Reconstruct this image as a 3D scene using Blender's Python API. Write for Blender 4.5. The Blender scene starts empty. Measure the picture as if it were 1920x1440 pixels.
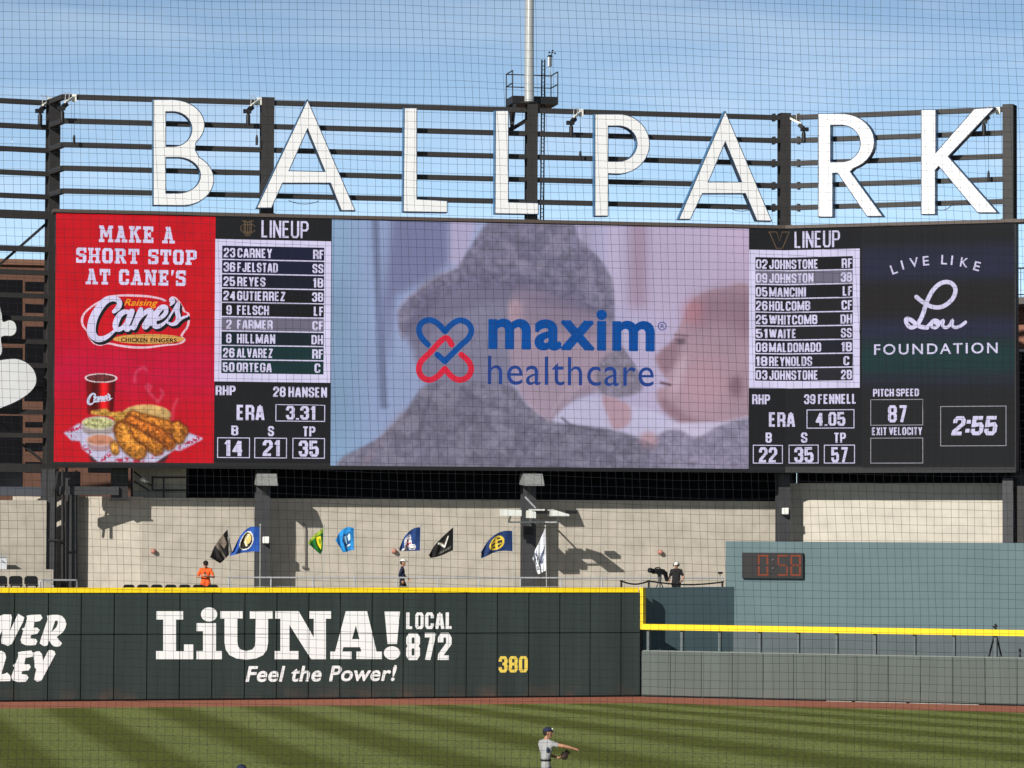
import bpy, bmesh, math, random
import numpy as np
from mathutils import Vector, Matrix

# ------------------------------------------------------------------ camera, sky, sun, exposure
random.seed(7)
SC = bpy.context.scene
COL = SC.collection
R = math.radians
F_PX, EYE = 6500.0, 6.57            # focal length in pixels of the 1920 px frame, eye height
PITCH, ROLL = math.atan(260 / F_PX), 0.0043
EXPO = 0.12

_r0, _u0 = Vector((1, 0, 0)), Vector((0, -math.sin(PITCH), math.cos(PITCH)))
FWD = Vector((0, math.cos(PITCH), math.sin(PITCH)))
RGT = _r0 * math.cos(ROLL) + _u0 * math.sin(ROLL)
UPV = _u0 * math.cos(ROLL) - _r0 * math.sin(ROLL)
CAM = Vector((0, 0, EYE))
cd = bpy.data.cameras.new('camera'); cam = bpy.data.objects.new('camera', cd); COL.objects.link(cam)
cd.sensor_width = 36; cd.lens = F_PX / 1920 * 36; cd.clip_start = 0.5; cd.clip_end = 3000
_m = Matrix((RGT, UPV, -FWD)).transposed().to_4x4(); _m.translation = CAM
cam.matrix_world = _m
SC.camera = cam

SUN_AZ, SUN_EL = R(32), R(27.5)      # sun behind the camera, to its left
SDIR = Vector((-math.sin(SUN_AZ) * math.cos(SUN_EL), -math.cos(SUN_AZ) * math.cos(SUN_EL), math.sin(SUN_EL)))
ld = bpy.data.lights.new('sun', 'SUN'); ld.energy = 4.85; ld.angle = R(0.5); ld.color = (1, .96, .90)
sun = bpy.data.objects.new('sun', ld); COL.objects.link(sun)
sun.location = (-60, -60, 90); sun.rotation_euler = SDIR.to_track_quat('Z', 'Y').to_euler()

W = bpy.data.worlds.new('World'); SC.world = W; W.use_nodes = True
nt = W.node_tree; N = nt.nodes; L = nt.links; N.clear()
wo = N.new('ShaderNodeOutputWorld'); bg = N.new('ShaderNodeBackground'); sky = N.new('ShaderNodeTexSky')
sky.sky_type = 'NISHITA'; sky.sun_disc = False; sky.sun_elevation = SUN_EL; sky.sun_rotation = R(212)
sky.air_density = 1.0; sky.dust_density = 0.35; sky.ozone_density = 2.0; sky.altitude = 600
bg.inputs['Strength'].default_value = 0.140
tc = N.new('ShaderNodeTexCoord')
lift = N.new('ShaderNodeVectorMath'); lift.operation = 'ADD'; lift.inputs[1].default_value = (0, 0, 0.06)
L.new(tc.outputs['Generated'], lift.inputs[0]); L.new(lift.outputs[0], sky.inputs['Vector'])
mp = N.new('ShaderNodeMapping'); mp.inputs['Scale'].default_value = (2.4, 3, 15); mp.inputs['Rotation'].default_value = (0, R(14), 0)
L.new(tc.outputs['Generated'], mp.inputs['Vector'])
cn = N.new('ShaderNodeTexNoise'); cn.inputs['Scale'].default_value = 4.0; cn.inputs['Distortion'].default_value = .6; cn.inputs['Detail'].default_value = 6; cn.inputs['Roughness'].default_value = .55
L.new(mp.outputs[0], cn.inputs['Vector'])
cr = N.new('ShaderNodeMapRange'); cr.inputs[1].default_value = .42; cr.inputs[2].default_value = .80; cr.inputs[3].default_value = 0; cr.inputs[4].default_value = .40
L.new(cn.outputs['Fac'], cr.inputs[0])
mx = N.new('ShaderNodeMix'); mx.data_type = 'RGBA'; mx.inputs['B'].default_value = (6.6, 7.5, 9.0, 1)
L.new(cr.outputs[0], mx.inputs['Factor']); L.new(sky.outputs[0], mx.inputs['A'])
sxyz = N.new('ShaderNodeSeparateXYZ'); L.new(tc.outputs['Generated'], sxyz.inputs[0])
deep = N.new('ShaderNodeMapRange'); deep.inputs[1].default_value = .05; deep.inputs[2].default_value = .30; deep.inputs[3].default_value = 1.08; deep.inputs[4].default_value = .12
L.new(sxyz.outputs['Z'], deep.inputs[0])          # sky dimmed steeply with height to cut fill light and deepen shadows
dk = N.new('ShaderNodeVectorMath'); dk.operation = 'SCALE'; L.new(mx.outputs['Result'], dk.inputs[0]); L.new(deep.outputs[0], dk.inputs['Scale'])
L.new(dk.outputs[0], bg.inputs['Color']); L.new(bg.outputs[0], wo.inputs['Surface'])

SC.view_settings.view_transform = 'Standard'; SC.view_settings.look = 'None'
SC.view_settings.exposure = EXPO; SC.view_settings.gamma = 1
SC.render.film_transparent = False
SC.cycles.max_bounces = 6; SC.cycles.use_denoising = True

# ------------------------------------------------------------------ helpers
def lin(c):
    c = c / 255.0
    return c / 12.92 if c <= .04045 else ((c + .055) / 1.055) ** 2.4
def srgb(r, g, b): return (lin(r), lin(g), lin(b))

MATS = {}
def mat(name, col, rough=.7, vary=0.0, scale=3.0, metal=0.0, streak=False, bump=0.0, coat=0.0, dirt=0.0):
    """plain painted / concrete / metal surface with a little procedural wear"""
    if name in MATS: return MATS[name]
    m = bpy.data.materials.new(name); m.use_nodes = True; MATS[name] = m
    t = m.node_tree; n = t.nodes; b = n['Principled BSDF']
    b.inputs['Base Color'].default_value = (*col, 1); b.inputs['Roughness'].default_value = rough
    b.inputs['Metallic'].default_value = metal; b.inputs['Specular IOR Level'].default_value = .3
    if coat: b.inputs['Coat Weight'].default_value = coat
    if vary:
        g = n.new('ShaderNodeNewGeometry'); mpn = n.new('ShaderNodeMapping')
        mpn.inputs['Scale'].default_value = (1, 1, .12) if streak else (1, 1, 1)
        ns = n.new('ShaderNodeTexNoise'); ns.inputs['Scale'].default_value = scale; ns.inputs['Detail'].default_value = 7
        ns.inputs['Roughness'].default_value = .62
        t.links.new(g.outputs['Position'], mpn.inputs['Vector']); t.links.new(mpn.outputs[0], ns.inputs['Vector'])
        rmp = n.new('ShaderNodeMapRange'); rmp.inputs[1].default_value = .3; rmp.inputs[2].default_value = .7
        rmp.inputs[3].default_value = 1 - vary; rmp.inputs[4].default_value = 1 + vary
        t.links.new(ns.outputs['Fac'], rmp.inputs[0])
        mul = n.new('ShaderNodeVectorMath'); mul.operation = 'SCALE'; mul.inputs[0].default_value = col
        t.links.new(rmp.outputs[0], mul.inputs['Scale']); t.links.new(mul.outputs[0], b.inputs['Base Color'])
        if dirt:                                 # clay thrown up against the foot of the padding
            sx = n.new('ShaderNodeSeparateXYZ'); t.links.new(g.outputs['Position'], sx.inputs[0])
            n2 = n.new('ShaderNodeTexNoise'); n2.inputs['Scale'].default_value = 1.1; n2.inputs['Detail'].default_value = 8; t.links.new(g.outputs['Position'], n2.inputs['Vector'])
            fz = n.new('ShaderNodeMapRange'); fz.inputs[1].default_value = .05; fz.inputs[2].default_value = .55; fz.inputs[3].default_value = 1; fz.inputs[4].default_value = 0; t.links.new(sx.outputs['Z'], fz.inputs[0])
            fn_ = n.new('ShaderNodeMapRange'); fn_.inputs[1].default_value = .46; fn_.inputs[2].default_value = .7; fn_.inputs[3].default_value = 0; fn_.inputs[4].default_value = dirt; t.links.new(n2.outputs['Fac'], fn_.inputs[0])
            mm = n.new('ShaderNodeMath'); mm.operation = 'MULTIPLY'; t.links.new(fz.outputs[0], mm.inputs[0]); t.links.new(fn_.outputs[0], mm.inputs[1])
            mxd = n.new('ShaderNodeMix'); mxd.data_type = 'RGBA'; mxd.inputs['B'].default_value = (.20, .085, .055, 1)
            t.links.new(mm.outputs[0], mxd.inputs['Factor']); t.links.new(mul.outputs[0], mxd.inputs['A']); t.links.new(mxd.outputs['Result'], b.inputs['Base Color'])
        if bump:
            bp = n.new('ShaderNodeBump'); bp.inputs['Strength'].default_value = bump; bp.inputs['Distance'].default_value = .02
            t.links.new(ns.outputs['Fac'], bp.inputs['Height']); t.links.new(bp.outputs[0], b.inputs['Normal'])
    return m
def led(name, r, g, b_):
    """one flat colour shown on a lit display"""
    if name in MATS: return MATS[name]
    m = bpy.data.materials.new(name); m.use_nodes = True; MATS[name] = m
    t = m.node_tree; n = t.nodes; b = n['Principled BSDF']
    b.inputs['Base Color'].default_value = (.006, .006, .0065, 1); b.inputs['Roughness'].default_value = .8
    b.inputs['Specular IOR Level'].default_value = .03
    # brightness differs a little from one LED module to the next
    g_ = n.new('ShaderNodeNewGeometry'); sx = n.new('ShaderNodeSeparateXYZ'); t.links.new(g_.outputs['Position'], sx.inputs[0])
    cb = n.new('ShaderNodeCombineXYZ'); t.links.new(sx.outputs['X'], cb.inputs[0]); t.links.new(sx.outputs['Z'], cb.inputs[1])
    br = n.new('ShaderNodeTexVoronoi'); br.distance = 'CHEBYCHEV'; br.inputs['Scale'].default_value = 1.6; br.inputs['Randomness'].default_value = 0
    t.links.new(cb.outputs[0], br.inputs['Vector'])
    bw = n.new('ShaderNodeRGBToBW'); t.links.new(br.outputs['Color'], bw.inputs[0])
    mr = n.new('ShaderNodeMapRange'); mr.inputs[3].default_value = .92 / 2 ** EXPO; mr.inputs[4].default_value = 1.08 / 2 ** EXPO
    t.links.new(bw.outputs[0], mr.inputs[0])
    b.inputs['Emission Color'].default_value = (*srgb(r, g, b_), 1)
    t.links.new(mr.outputs[0], b.inputs['Emission Strength'])
    return m
def attr_mat(name, emit, rough=.7):
    if name in MATS: return MATS[name]
    m = bpy.data.materials.new(name); m.use_nodes = True; MATS[name] = m
    t = m.node_tree; n = t.nodes; b = n['Principled BSDF']
    a = n.new('ShaderNodeAttribute'); a.attribute_name = 'picture'
    b.inputs['Roughness'].default_value = rough; b.inputs['Specular IOR Level'].default_value = .15
    if emit:
        b.inputs['Base Color'].default_value = (.006, .006, .0065, 1); b.inputs['Specular IOR Level'].default_value = .03
        t.links.new(a.outputs['Color'], b.inputs['Emission Color']); b.inputs['Emission Strength'].default_value = 1 / 2 ** EXPO
    else:
        t.links.new(a.outputs['Color'], b.inputs['Base Color'])
    return m

def tag(o, label=None, cat=None, group=None, kind=None):
    if label: o['label'] = label
    if cat: o['category'] = cat
    if group: o['group'] = group
    if kind: o['kind'] = kind
    return o
def thing(name, loc, label, cat, group=None):
    o = bpy.data.objects.new(name, None); COL.objects.link(o); o.location = loc
    o.empty_display_size = .3
    return tag(o, label, cat, group)
def world_loc(o):
    v = Vector(o.location)
    return v if o.parent is None else v + o.parent['_w'] if False else v
def link(name, me, material, parent=None):
    o = bpy.data.objects.new(name, me); COL.objects.link(o)
    if material is not None and not me.materials:
        me.materials.append(material)
    if parent is not None: adopt(o, parent)
    return o
def adopt(o, parent):
    o.parent = parent
    top = parent
    while top.parent is not None: top = top.parent
    # meshes are built in world coordinates; only the top-level Empty carries a transform
    if parent.type == 'EMPTY': o.matrix_parent_inverse = Matrix.Translation(parent.location).inverted()
    return o
def mesh_from(verts, faces, name='m'):
    me = bpy.data.meshes.new(name); me.from_pydata([tuple(v) for v in verts], [], faces); me.update(); return me

class MB:
    """collects boxes, bars, tubes ... and links them as ONE mesh"""
    def __init__(s): s.v = []; s.f = []; s.smooth = []; s.mi = []
    def add(s, vs, fs, smooth=False, mi=0):
        b = len(s.v); s.v += [Vector(v) for v in vs]; s.f += [tuple(i + b for i in f) for f in fs]
        s.smooth += [smooth] * len(fs); s.mi += [mi] * len(fs); return s
    def box(s, a, b, mi=0):
        x0, y0, z0 = a; x1, y1, z1 = b
        vs = [(x, y, z) for z in (z0, z1) for x, y in ((x0, y0), (x1, y0), (x1, y1), (x0, y1))]
        return s.add(vs, [(3, 2, 1, 0), (4, 5, 6, 7), (0, 1, 5, 4), (1, 2, 6, 5), (2, 3, 7, 6), (3, 0, 4, 7)], mi=mi)
    def hexa(s, pts, mi=0):
        return s.add(pts, [(3, 2, 1, 0), (4, 5, 6, 7), (0, 1, 5, 4), (1, 2, 6, 5), (2, 3, 7, 6), (3, 0, 4, 7)], mi=mi)
    def pbox(s, P, s0, s1, z0, z1, n0, n1, mi=0):
        """box along a wall plane: s across, z up, n towards the viewer"""
        vs = [P.pt(a, z, n) for z in (z0, z1) for a, n in ((s0, n1), (s1, n1), (s1, n0), (s0, n0))]
        return s.hexa(vs, mi)
    def bar(s, p0, p1, w, h=None, up=Vector((0, 0, 1)), mi=0):
        p0, p1 = Vector(p0), Vector(p1); h = h or w
        d = (p1 - p0).normalized()
        if abs(d.dot(up)) > .99: up = Vector((0, 1, 0))
        a = d.cross(up).normalized() * (w / 2); b = a.cross(d).normalized() * (h / 2)
        vs = [p + q for p in (p0, p1) for q in (-a - b, a - b, a + b, b - a)]
        return s.hexa(vs, mi)
    def tube(s, pts, r, sides=8, cap=True, mi=0):
        pts = [Vector(p) for p in pts]; rs = r if isinstance(r, (list, tuple)) else [r] * len(pts)
        vs = []; fs = []; prev = None
        for i, p in enumerate(pts):
            d = (pts[min(i + 1, len(pts) - 1)] - pts[max(i - 1, 0)]).normalized()
            if prev is None:
                ref = Vector((0, 0, 1)) if abs(d.z) < .9 else Vector((1, 0, 0)); a = d.cross(ref).normalized()
            else: a = (prev - d * prev.dot(d)).normalized()
            prev = a; b = d.cross(a)
            for k in range(sides):
                t = 2 * math.pi * k / sides; vs.append(p + (a * math.cos(t) + b * math.sin(t)) * rs[i])
        for i in range(len(pts) - 1):
            for k in range(sides):
                k2 = (k + 1) % sides; fs.append((i * sides + k, i * sides + k2, (i + 1) * sides + k2, (i + 1) * sides + k))
        s.add(vs, fs, True, mi)
        if cap:
            n = len(pts) - 1
            s.add(vs[:sides], [tuple(range(sides - 1, -1, -1))], False, mi); s.add(vs[n * sides:], [tuple(range(sides))], False, mi)
        return s
    def ball(s, c, r, seg=12, rings=8, mi=0, M=None):
        rx, ry, rz = r if isinstance(r, (tuple, list)) else (r, r, r)
        vs = []; fs = []
        for i in range(rings + 1):
            ph = math.pi * i / rings
            for k in range(seg):
                t = 2 * math.pi * k / seg
                q = Vector((rx * math.sin(ph) * math.cos(t), ry * math.sin(ph) * math.sin(t), rz * math.cos(ph)))
                vs.append(Vector(c) + (M @ q if M else q))
        for i in range(rings):
            for k in range(seg):
                k2 = (k + 1) % seg; fs.append((i * seg + k, (i + 1) * seg + k, (i + 1) * seg + k2, i * seg + k2))
        return s.add(vs, fs, True, mi)
    def mesh(s, name='m'):
        me = mesh_from(s.v, s.f, name)
        me.polygons.foreach_set('use_smooth', s.smooth); me.polygons.foreach_set('material_index', s.mi)
        return me
    def build(s, name, material, parent=None, bevel=0.0):
        mats = material if isinstance(material, (list, tuple)) else [material]
        me = s.mesh(name)
        if bevel:
            bm = bmesh.new(); bm.from_mesh(me)
            bmesh.ops.remove_doubles(bm, verts=bm.verts[:], dist=1e-4); bmesh.ops.recalc_face_normals(bm, faces=bm.faces[:])
            bmesh.ops.bevel(bm, geom=[e for e in bm.edges if e.is_manifold and e.calc_face_angle(0) > .6], offset=bevel, segments=2, affect='EDGES', clamp_overlap=True)
            bm.to_mesh(me); bm.free()
        for m in mats: me.materials.append(m)
        return link(name, me, None, parent)

def ray(px, py):
    return (FWD * F_PX + RGT * (px - 960) - UPV * (py - 720)).normalized()
def proj(p):
    q = Vector(p) - CAM; f = q.dot(FWD)
    return 960 + F_PX * q.dot(RGT) / f, 720 - F_PX * q.dot(UPV) / f
def at(px, py, Y):
    """the world point seen at a pixel, Y metres out"""
    d = ray(px, py); return CAM + d * (Y / d.y)
def ground(px, Y, z=0.0):
    """world point with image column px, Y metres out, at height z"""
    y = 900
    for _ in range(3):
        p = at(px, y, Y); p.z = z; y = proj(p)[1]
    p = at(px, y, Y); return Vector((p.x, Y, z))
class Plane:
    """a vertical wall plane through two ground points"""
    def __init__(s, pxa, Ya, pxb, Yb):
        a, b = ground(pxa, Ya), ground(pxb, Yb)
        s.O = a; s.u = (b - a).normalized(); s.n = s.u.cross(Vector((0, 0, 1))); s.len = (b - a).length
    def pt(s, a, z, n=0.0): return s.O + s.u * a + s.n * n + Vector((0, 0, z))
    def hit(s, px, py, off=0.0):
        d = ray(px, py); o = s.O + s.n * off
        q = CAM + d * ((o - CAM).dot(s.n) / d.dot(s.n)) - s.O
        return q.dot(s.u), q.z
    def P(s, px, py, off=0.0):
        a, z = s.hit(px, py, off); return s.pt(a, z, off)

# ---- flat outlines (with holes) -> sheets or extruded blocks, through Blender's own curve filler
def fill(loops, depth=0.0, grow=0.0, bez=None):
    cu = bpy.data.curves.new('c', 'CURVE'); cu.dimensions = '2D'; cu.fill_mode = 'BOTH' if depth else 'FRONT'
    for lp in loops:
        sp = cu.splines.new('POLY'); sp.points.add(len(lp) - 1); sp.use_cyclic_u = True
        for p, q in zip(sp.points, lp): p.co = (q[0], q[1], 0, 1)
    cu.extrude = depth / 2; cu.offset = grow
    o = bpy.data.objects.new('c', cu); me = o.to_mesh()
    vs = [v.co.copy() for v in me.vertices]; fs = [tuple(p.vertices) for p in me.polygons]
    o.to_mesh_clear(); bpy.data.objects.remove(o); bpy.data.curves.remove(cu)
    return vs, fs
def arc(cx, cy, rx, ry, a0, a1, n=12):
    return [(cx + rx * math.cos(R(a0 + (a1 - a0) * i / n)), cy + ry * math.sin(R(a0 + (a1 - a0) * i / n))) for i in range(n + 1)]
def smooth_loop(pts, n=4, closed=True):
    out = []; m = len(pts)
    for i in range(m if closed else m - 1):
        g = lambda k: pts[k % m] if closed else pts[max(0, min(m - 1, k))]
        p0, p1, p2, p3 = g(i - 1), g(i), g(i + 1), g(i + 2)
        for k in range(n):
            t = k / n
            out.append(tuple(.5 * (2 * b + (c - a) * t + (2 * a - 5 * b + 4 * c - d) * t * t + (3 * b - a - 3 * c + d) * t ** 3)
                             for a, b, c, d in zip(p0, p1, p2, p3)))
    if not closed: out.append(tuple(pts[-1]))
    return out
def px_loop(pts, ox, oy, k): return [(ox + x / k, oy + y / k) for x, y in pts]
def wall_shape(P, loops_px, depth, front, grow=0.0, mb=None, smooth=False):
    """outline given in photo pixels, laid on wall plane P; its front face stands `front` metres proud"""
    lp = [[P.hit(x, y, front) for x, y in l] for l in loops_px]
    vs, fs = fill(lp, depth, grow)
    mb = mb or MB()
    mb.add([P.pt(v.x, v.y, front - depth / 2 + v.z) for v in vs], fs)
    return mb

_TXT = {}
def text2d(body, block=0.0, **kw):
    return block_text(body, block, **kw) if block else font_text(body, **kw)
def font_text(body, squeeze=1.0, bold=0.0, shear=0.0, space=1.0):
    """lettering from Blender's built-in font: condensed, thickened by a stroke round every outline, fitted to the unit square"""
    key = (body, squeeze, bold, shear, space)
    if key in _TXT: return _TXT[key]
    c = bpy.data.curves.new('t', 'FONT'); c.body = body; c.space_character = space + 3.2 * max(bold - .006, 0) / squeeze
    o = bpy.data.objects.new('t', c); COL.objects.link(o)
    k = o.to_curve(bpy.context.evaluated_depsgraph_get()); loops = []
    for s in k.splines:
        bp, lp = list(s.bezier_points), []
        for i, b0 in enumerate(bp):
            b1 = bp[(i + 1) % len(bp)]; p = (b0.co, b0.handle_right, b1.handle_left, b1.co)
            straight = (p[1] - p[0]).cross(p[3] - p[0]).length < 1e-5 and (p[2] - p[0]).cross(p[3] - p[0]).length < 1e-5
            m = 1 if straight else 5
            for j in range(m):
                t = j / m; q = p[0] * (1 - t) ** 3 + p[1] * 3 * t * (1 - t) ** 2 + p[2] * 3 * t * t * (1 - t) + p[3] * t ** 3
                lp.append((q.x * squeeze + shear * q.y, q.y))
        loops.append(lp)
    COL.objects.unlink(o); bpy.data.objects.remove(o); bpy.data.curves.remove(c)
    v3, fs = fill(loops); vs = [(v.x, v.y) for v in v3]; n0 = len(fs)
    if bold > 0:
        for lp in loops:
            m = len(lp)
            for i in range(m):
                (xa, ya), (xb, yb) = lp[i], lp[(i + 1) % m]; dx, dy = xb - xa, yb - ya; l = math.hypot(dx, dy)
                if l < 1e-6: continue
                ex, ey = dx / l * bold * .7, dy / l * bold * .7; nx, ny = -dy / l * bold, dx / l * bold; b_ = len(vs)
                vs += [(xa - ex - nx, ya - ey - ny), (xb + ex - nx, yb + ey - ny), (xb + ex + nx, yb + ey + ny), (xa - ex + nx, ya - ey + ny)]
                fs.append((b_, b_ + 1, b_ + 2, b_ + 3))
    x0 = min(v[0] for v in vs); x1 = max(v[0] for v in vs); y0 = min(v[1] for v in vs); y1 = max(v[1] for v in vs)
    vs = [((x - x0) / (x1 - x0), (y - y0) / (y1 - y0)) for x, y in vs]
    _TXT[key] = (vs, fs, len(v3)); return _TXT[key]
# heavy condensed block capitals (scoreboard style): centre lines on a unit cell, stroked with one thickness
_C = [(1, .30), (1, .14), (.8, 0), (.2, 0), (0, .14), (0, .86), (.2, 1), (.8, 1), (1, .86), (1, .68)]
_6 = [(1, .74), (1, .86), (.8, 1), (.2, 1), (0, .86), (0, .14), (.2, 0), (.8, 0), (1, .14), (1, .44), (.8, .57), (.2, .57), (0, .47)]
_O = [(0, .14), (.2, 0), (.8, 0), (1, .14), (1, .86), (.8, 1), (.2, 1), (0, .86), (0, .14), (.2, 0)]
_P = [(0, -1), (0, 1), (.78, 1), (1, .87), (1, .58), (.78, .45), (0, .45)]
GLYPH = {'O': [_O], '0': [_O], 'C': [_C], 'G': [_C[:1] + [(1, .14)] + _C[2:], [(1, .2), (1, .47), (.55, .47)]],
 'S': [[(1, .70), (1, .86), (.8, 1), (.2, 1), (0, .86), (0, .67), (.15, .57), (.85, .43), (1, .33), (1, .14), (.8, 0), (.2, 0), (0, .14), (0, .30)]],
 'A': [[(0, -1), (.36, 1)], [(1, -1), (.64, 1)], [(.2, .24), (.8, .24)], [(.36, 1), (.64, 1)]], 'B': [[(0, 0), (0, 1), (.78, 1), (1, .88), (1, .65), (.8, .53), (0, .53)], [(.8, .53), (1, .41), (1, .12), (.78, 0), (0, 0)]],
 'D': [[(0, 0), (0, 1), (.72, 1), (1, .86), (1, .14), (.72, 0), (0, 0), (0, .5)]], 'E': [[(1, 0), (0, 0), (0, 1), (1, 1)], [(0, .52), (.85, .52)]], 'F': [[(0, -1), (0, 1), (1, 1)], [(0, .5), (.85, .5)]],
 'H': [[(0, -1), (0, 2)], [(1, -1), (1, 2)], [(0, .5), (1, .5)]], 'I': [[(0, -1), (0, 2)]], 'J': [[(1, 2), (1, .14), (.8, 0), (.2, 0), (0, .14), (0, .34)]], 'L': [[(0, 2), (0, 0), (1, 0)]],
 'M': [[(0, -1), (0, 2)], [(1, -1), (1, 2)], [(.02, 1), (.5, .02), (.98, 1)]], 'N': [[(0, -1), (0, 2)], [(1, -1), (1, 2)], [(0, 1), (1, 0)]], 'P': [_P], 'R': [_P, [(.7, .45), (.92, .36), (1, .28), (1, -1)]],
 'T': [[(.5, -1), (.5, 1)], [(-.12, 1), (1.12, 1)]], 'U': [[(0, 2), (0, .14), (.2, 0), (.8, 0), (1, .14), (1, 2)]], 'V': [[(0, 2), (.43, 0)], [(1, 2), (.57, 0)], [(.43, 0), (.57, 0)]],
 'W': [[(0, 2), (.2, 0)], [(.28, 0), (.48, 1)], [(.52, 1), (.72, 0)], [(.8, 0), (1, 2)]], 'X': [[(0, 2), (1, -1)], [(1, 2), (0, -1)]], 'Y': [[(0, 2), (.5, .42), (1, 2)], [(.5, .5), (.5, -1)]], 'Z': [[(0, 1), (1, 1), (0, 0), (1, 0)]],
 '1': [[(0, .76), (.6, .98)], [(.8, 2), (.8, -1)]], '2': [[(0, .68), (0, .86), (.2, 1), (.8, 1), (1, .86), (1, .62), (.05, .14), (0, 0), (1, 0)]],
 '3': [[(0, .70), (0, .86), (.2, 1), (.8, 1), (1, .86), (1, .65), (.8, .53), (.4, .53)], [(.8, .53), (1, .41), (1, .14), (.8, 0), (.2, 0), (0, .14), (0, .30)]],
 '4': [[(.74, -1), (.74, 1), (0, .28), (1.1, .28)]], '5': [[(1, 1), (0, 1), (0, .54), (.8, .6), (1, .47), (1, .14), (.8, 0), (.2, 0), (0, .14), (0, .30)]], '6': [_6], '9': [[(1 - x, 1 - y) for x, y in _6]],
 '7': [[(0, 1), (1, 1), (.36, -1)]], '8': [[(0, .12), (.2, 0), (.8, 0), (1, .12), (1, .4), (.8, .52), (.2, .52), (0, .4), (0, .12), (.2, 0)], [(.2, .52), (0, .64), (0, .88), (.2, 1), (.8, 1), (1, .88), (1, .64), (.8, .52)]], '.': [[(0, -1), (0, .03)]], ':': [[(0, .06), (0, .30)], [(0, .64), (0, .88)]], ' ': []}
def block_text(body, t, shear=0.0, w=.56, gap=.075):
    key = (body, t, shear, w)
    if key in _TXT: return _TXT[key]
    vs, fs, x0 = [], [], 0.0
    for c in body:
        cw = {'I': t, '.': t, ':': t, 'M': w * 1.4, 'W': w * 1.5, '1': w * .62, ' ': .12, 'J': w * .92, 'L': w * .86, 'F': w * .9, 'E': w * .9, 'T': w * .95, 'A': w * 1.06, 'V': w * 1.05}.get(c, w)
        X = lambda u: x0 + t / 2 + u * (cw - t); Y = lambda v: 0 if v == -1 else 1 if v == 2 else t * .42 + v * (1 - t * .84)
        for st in GLYPH[c]:
            p = [(X(u), Y(v)) for u, v in st]
            for i in range(len(p) - 1):
                (xa, ya), (xb, yb) = p[i], p[i + 1]; l = math.hypot(xb - xa, yb - ya) or 1e-6; dx, dy = (xb - xa) / l, (yb - ya) / l
                def ext(j, k):
                    if not 0 <= k < len(p): return 0
                    ex, ey = p[k][0] - p[j][0], p[k][1] - p[j][1]; m = math.hypot(ex, ey) or 1e-6
                    cs = max(-1, min(1, abs(dx * ex + dy * ey) / m)); an = math.acos(cs); return min(t / 2 * math.tan(an / 2), .55 * t)
                e0, e1 = ext(i, i - 1) if i else 0, ext(i + 1, i + 2); hx, hy = t / 2, t * .42        # bars a little thinner than stems
                nx, ny = -dy * hx, dx * hy; b = len(vs)
                vs += [(xa - dx * e0 - nx, ya - dy * e0 - ny), (xb + dx * e1 - nx, yb + dy * e1 - ny), (xb + dx * e1 + nx, yb + dy * e1 + ny), (xa - dx * e0 + nx, ya - dy * e0 + ny)]
                fs.append((b, b + 1, b + 2, b + 3))
        x0 += cw + gap
    vs = [(x + shear * y, y) for x, y in vs]
    x0 = min(v[0] for v in vs); x1 = max(v[0] for v in vs)
    vs = [((x - x0) / (x1 - x0), min(max(y, 0), 1)) for x, y in vs]
    _TXT[key] = (vs, fs, 0); return _TXT[key]
def wall_text(mb, P, body, x0, y0, x1, y1, off, **kw):
    """text in the box x0..x1, y0..y1 (photo pixels, measured at its left end) on wall plane P"""
    vs, fs, n0 = text2d(body, **kw)
    s0, z1 = P.hit(x0, y0, off); _, z0 = P.hit(x0, y1, off); s1, _ = P.hit(x1, (y0 + y1) / 2, off)
    mb.add([P.pt(s0 + (s1 - s0) * x, z0 + (z1 - z0) * y, off + (.0 if i < n0 else .0012 + .0003 * ((i - n0) // 4 % 7))) for i, (x, y) in enumerate(vs)], fs)

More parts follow.
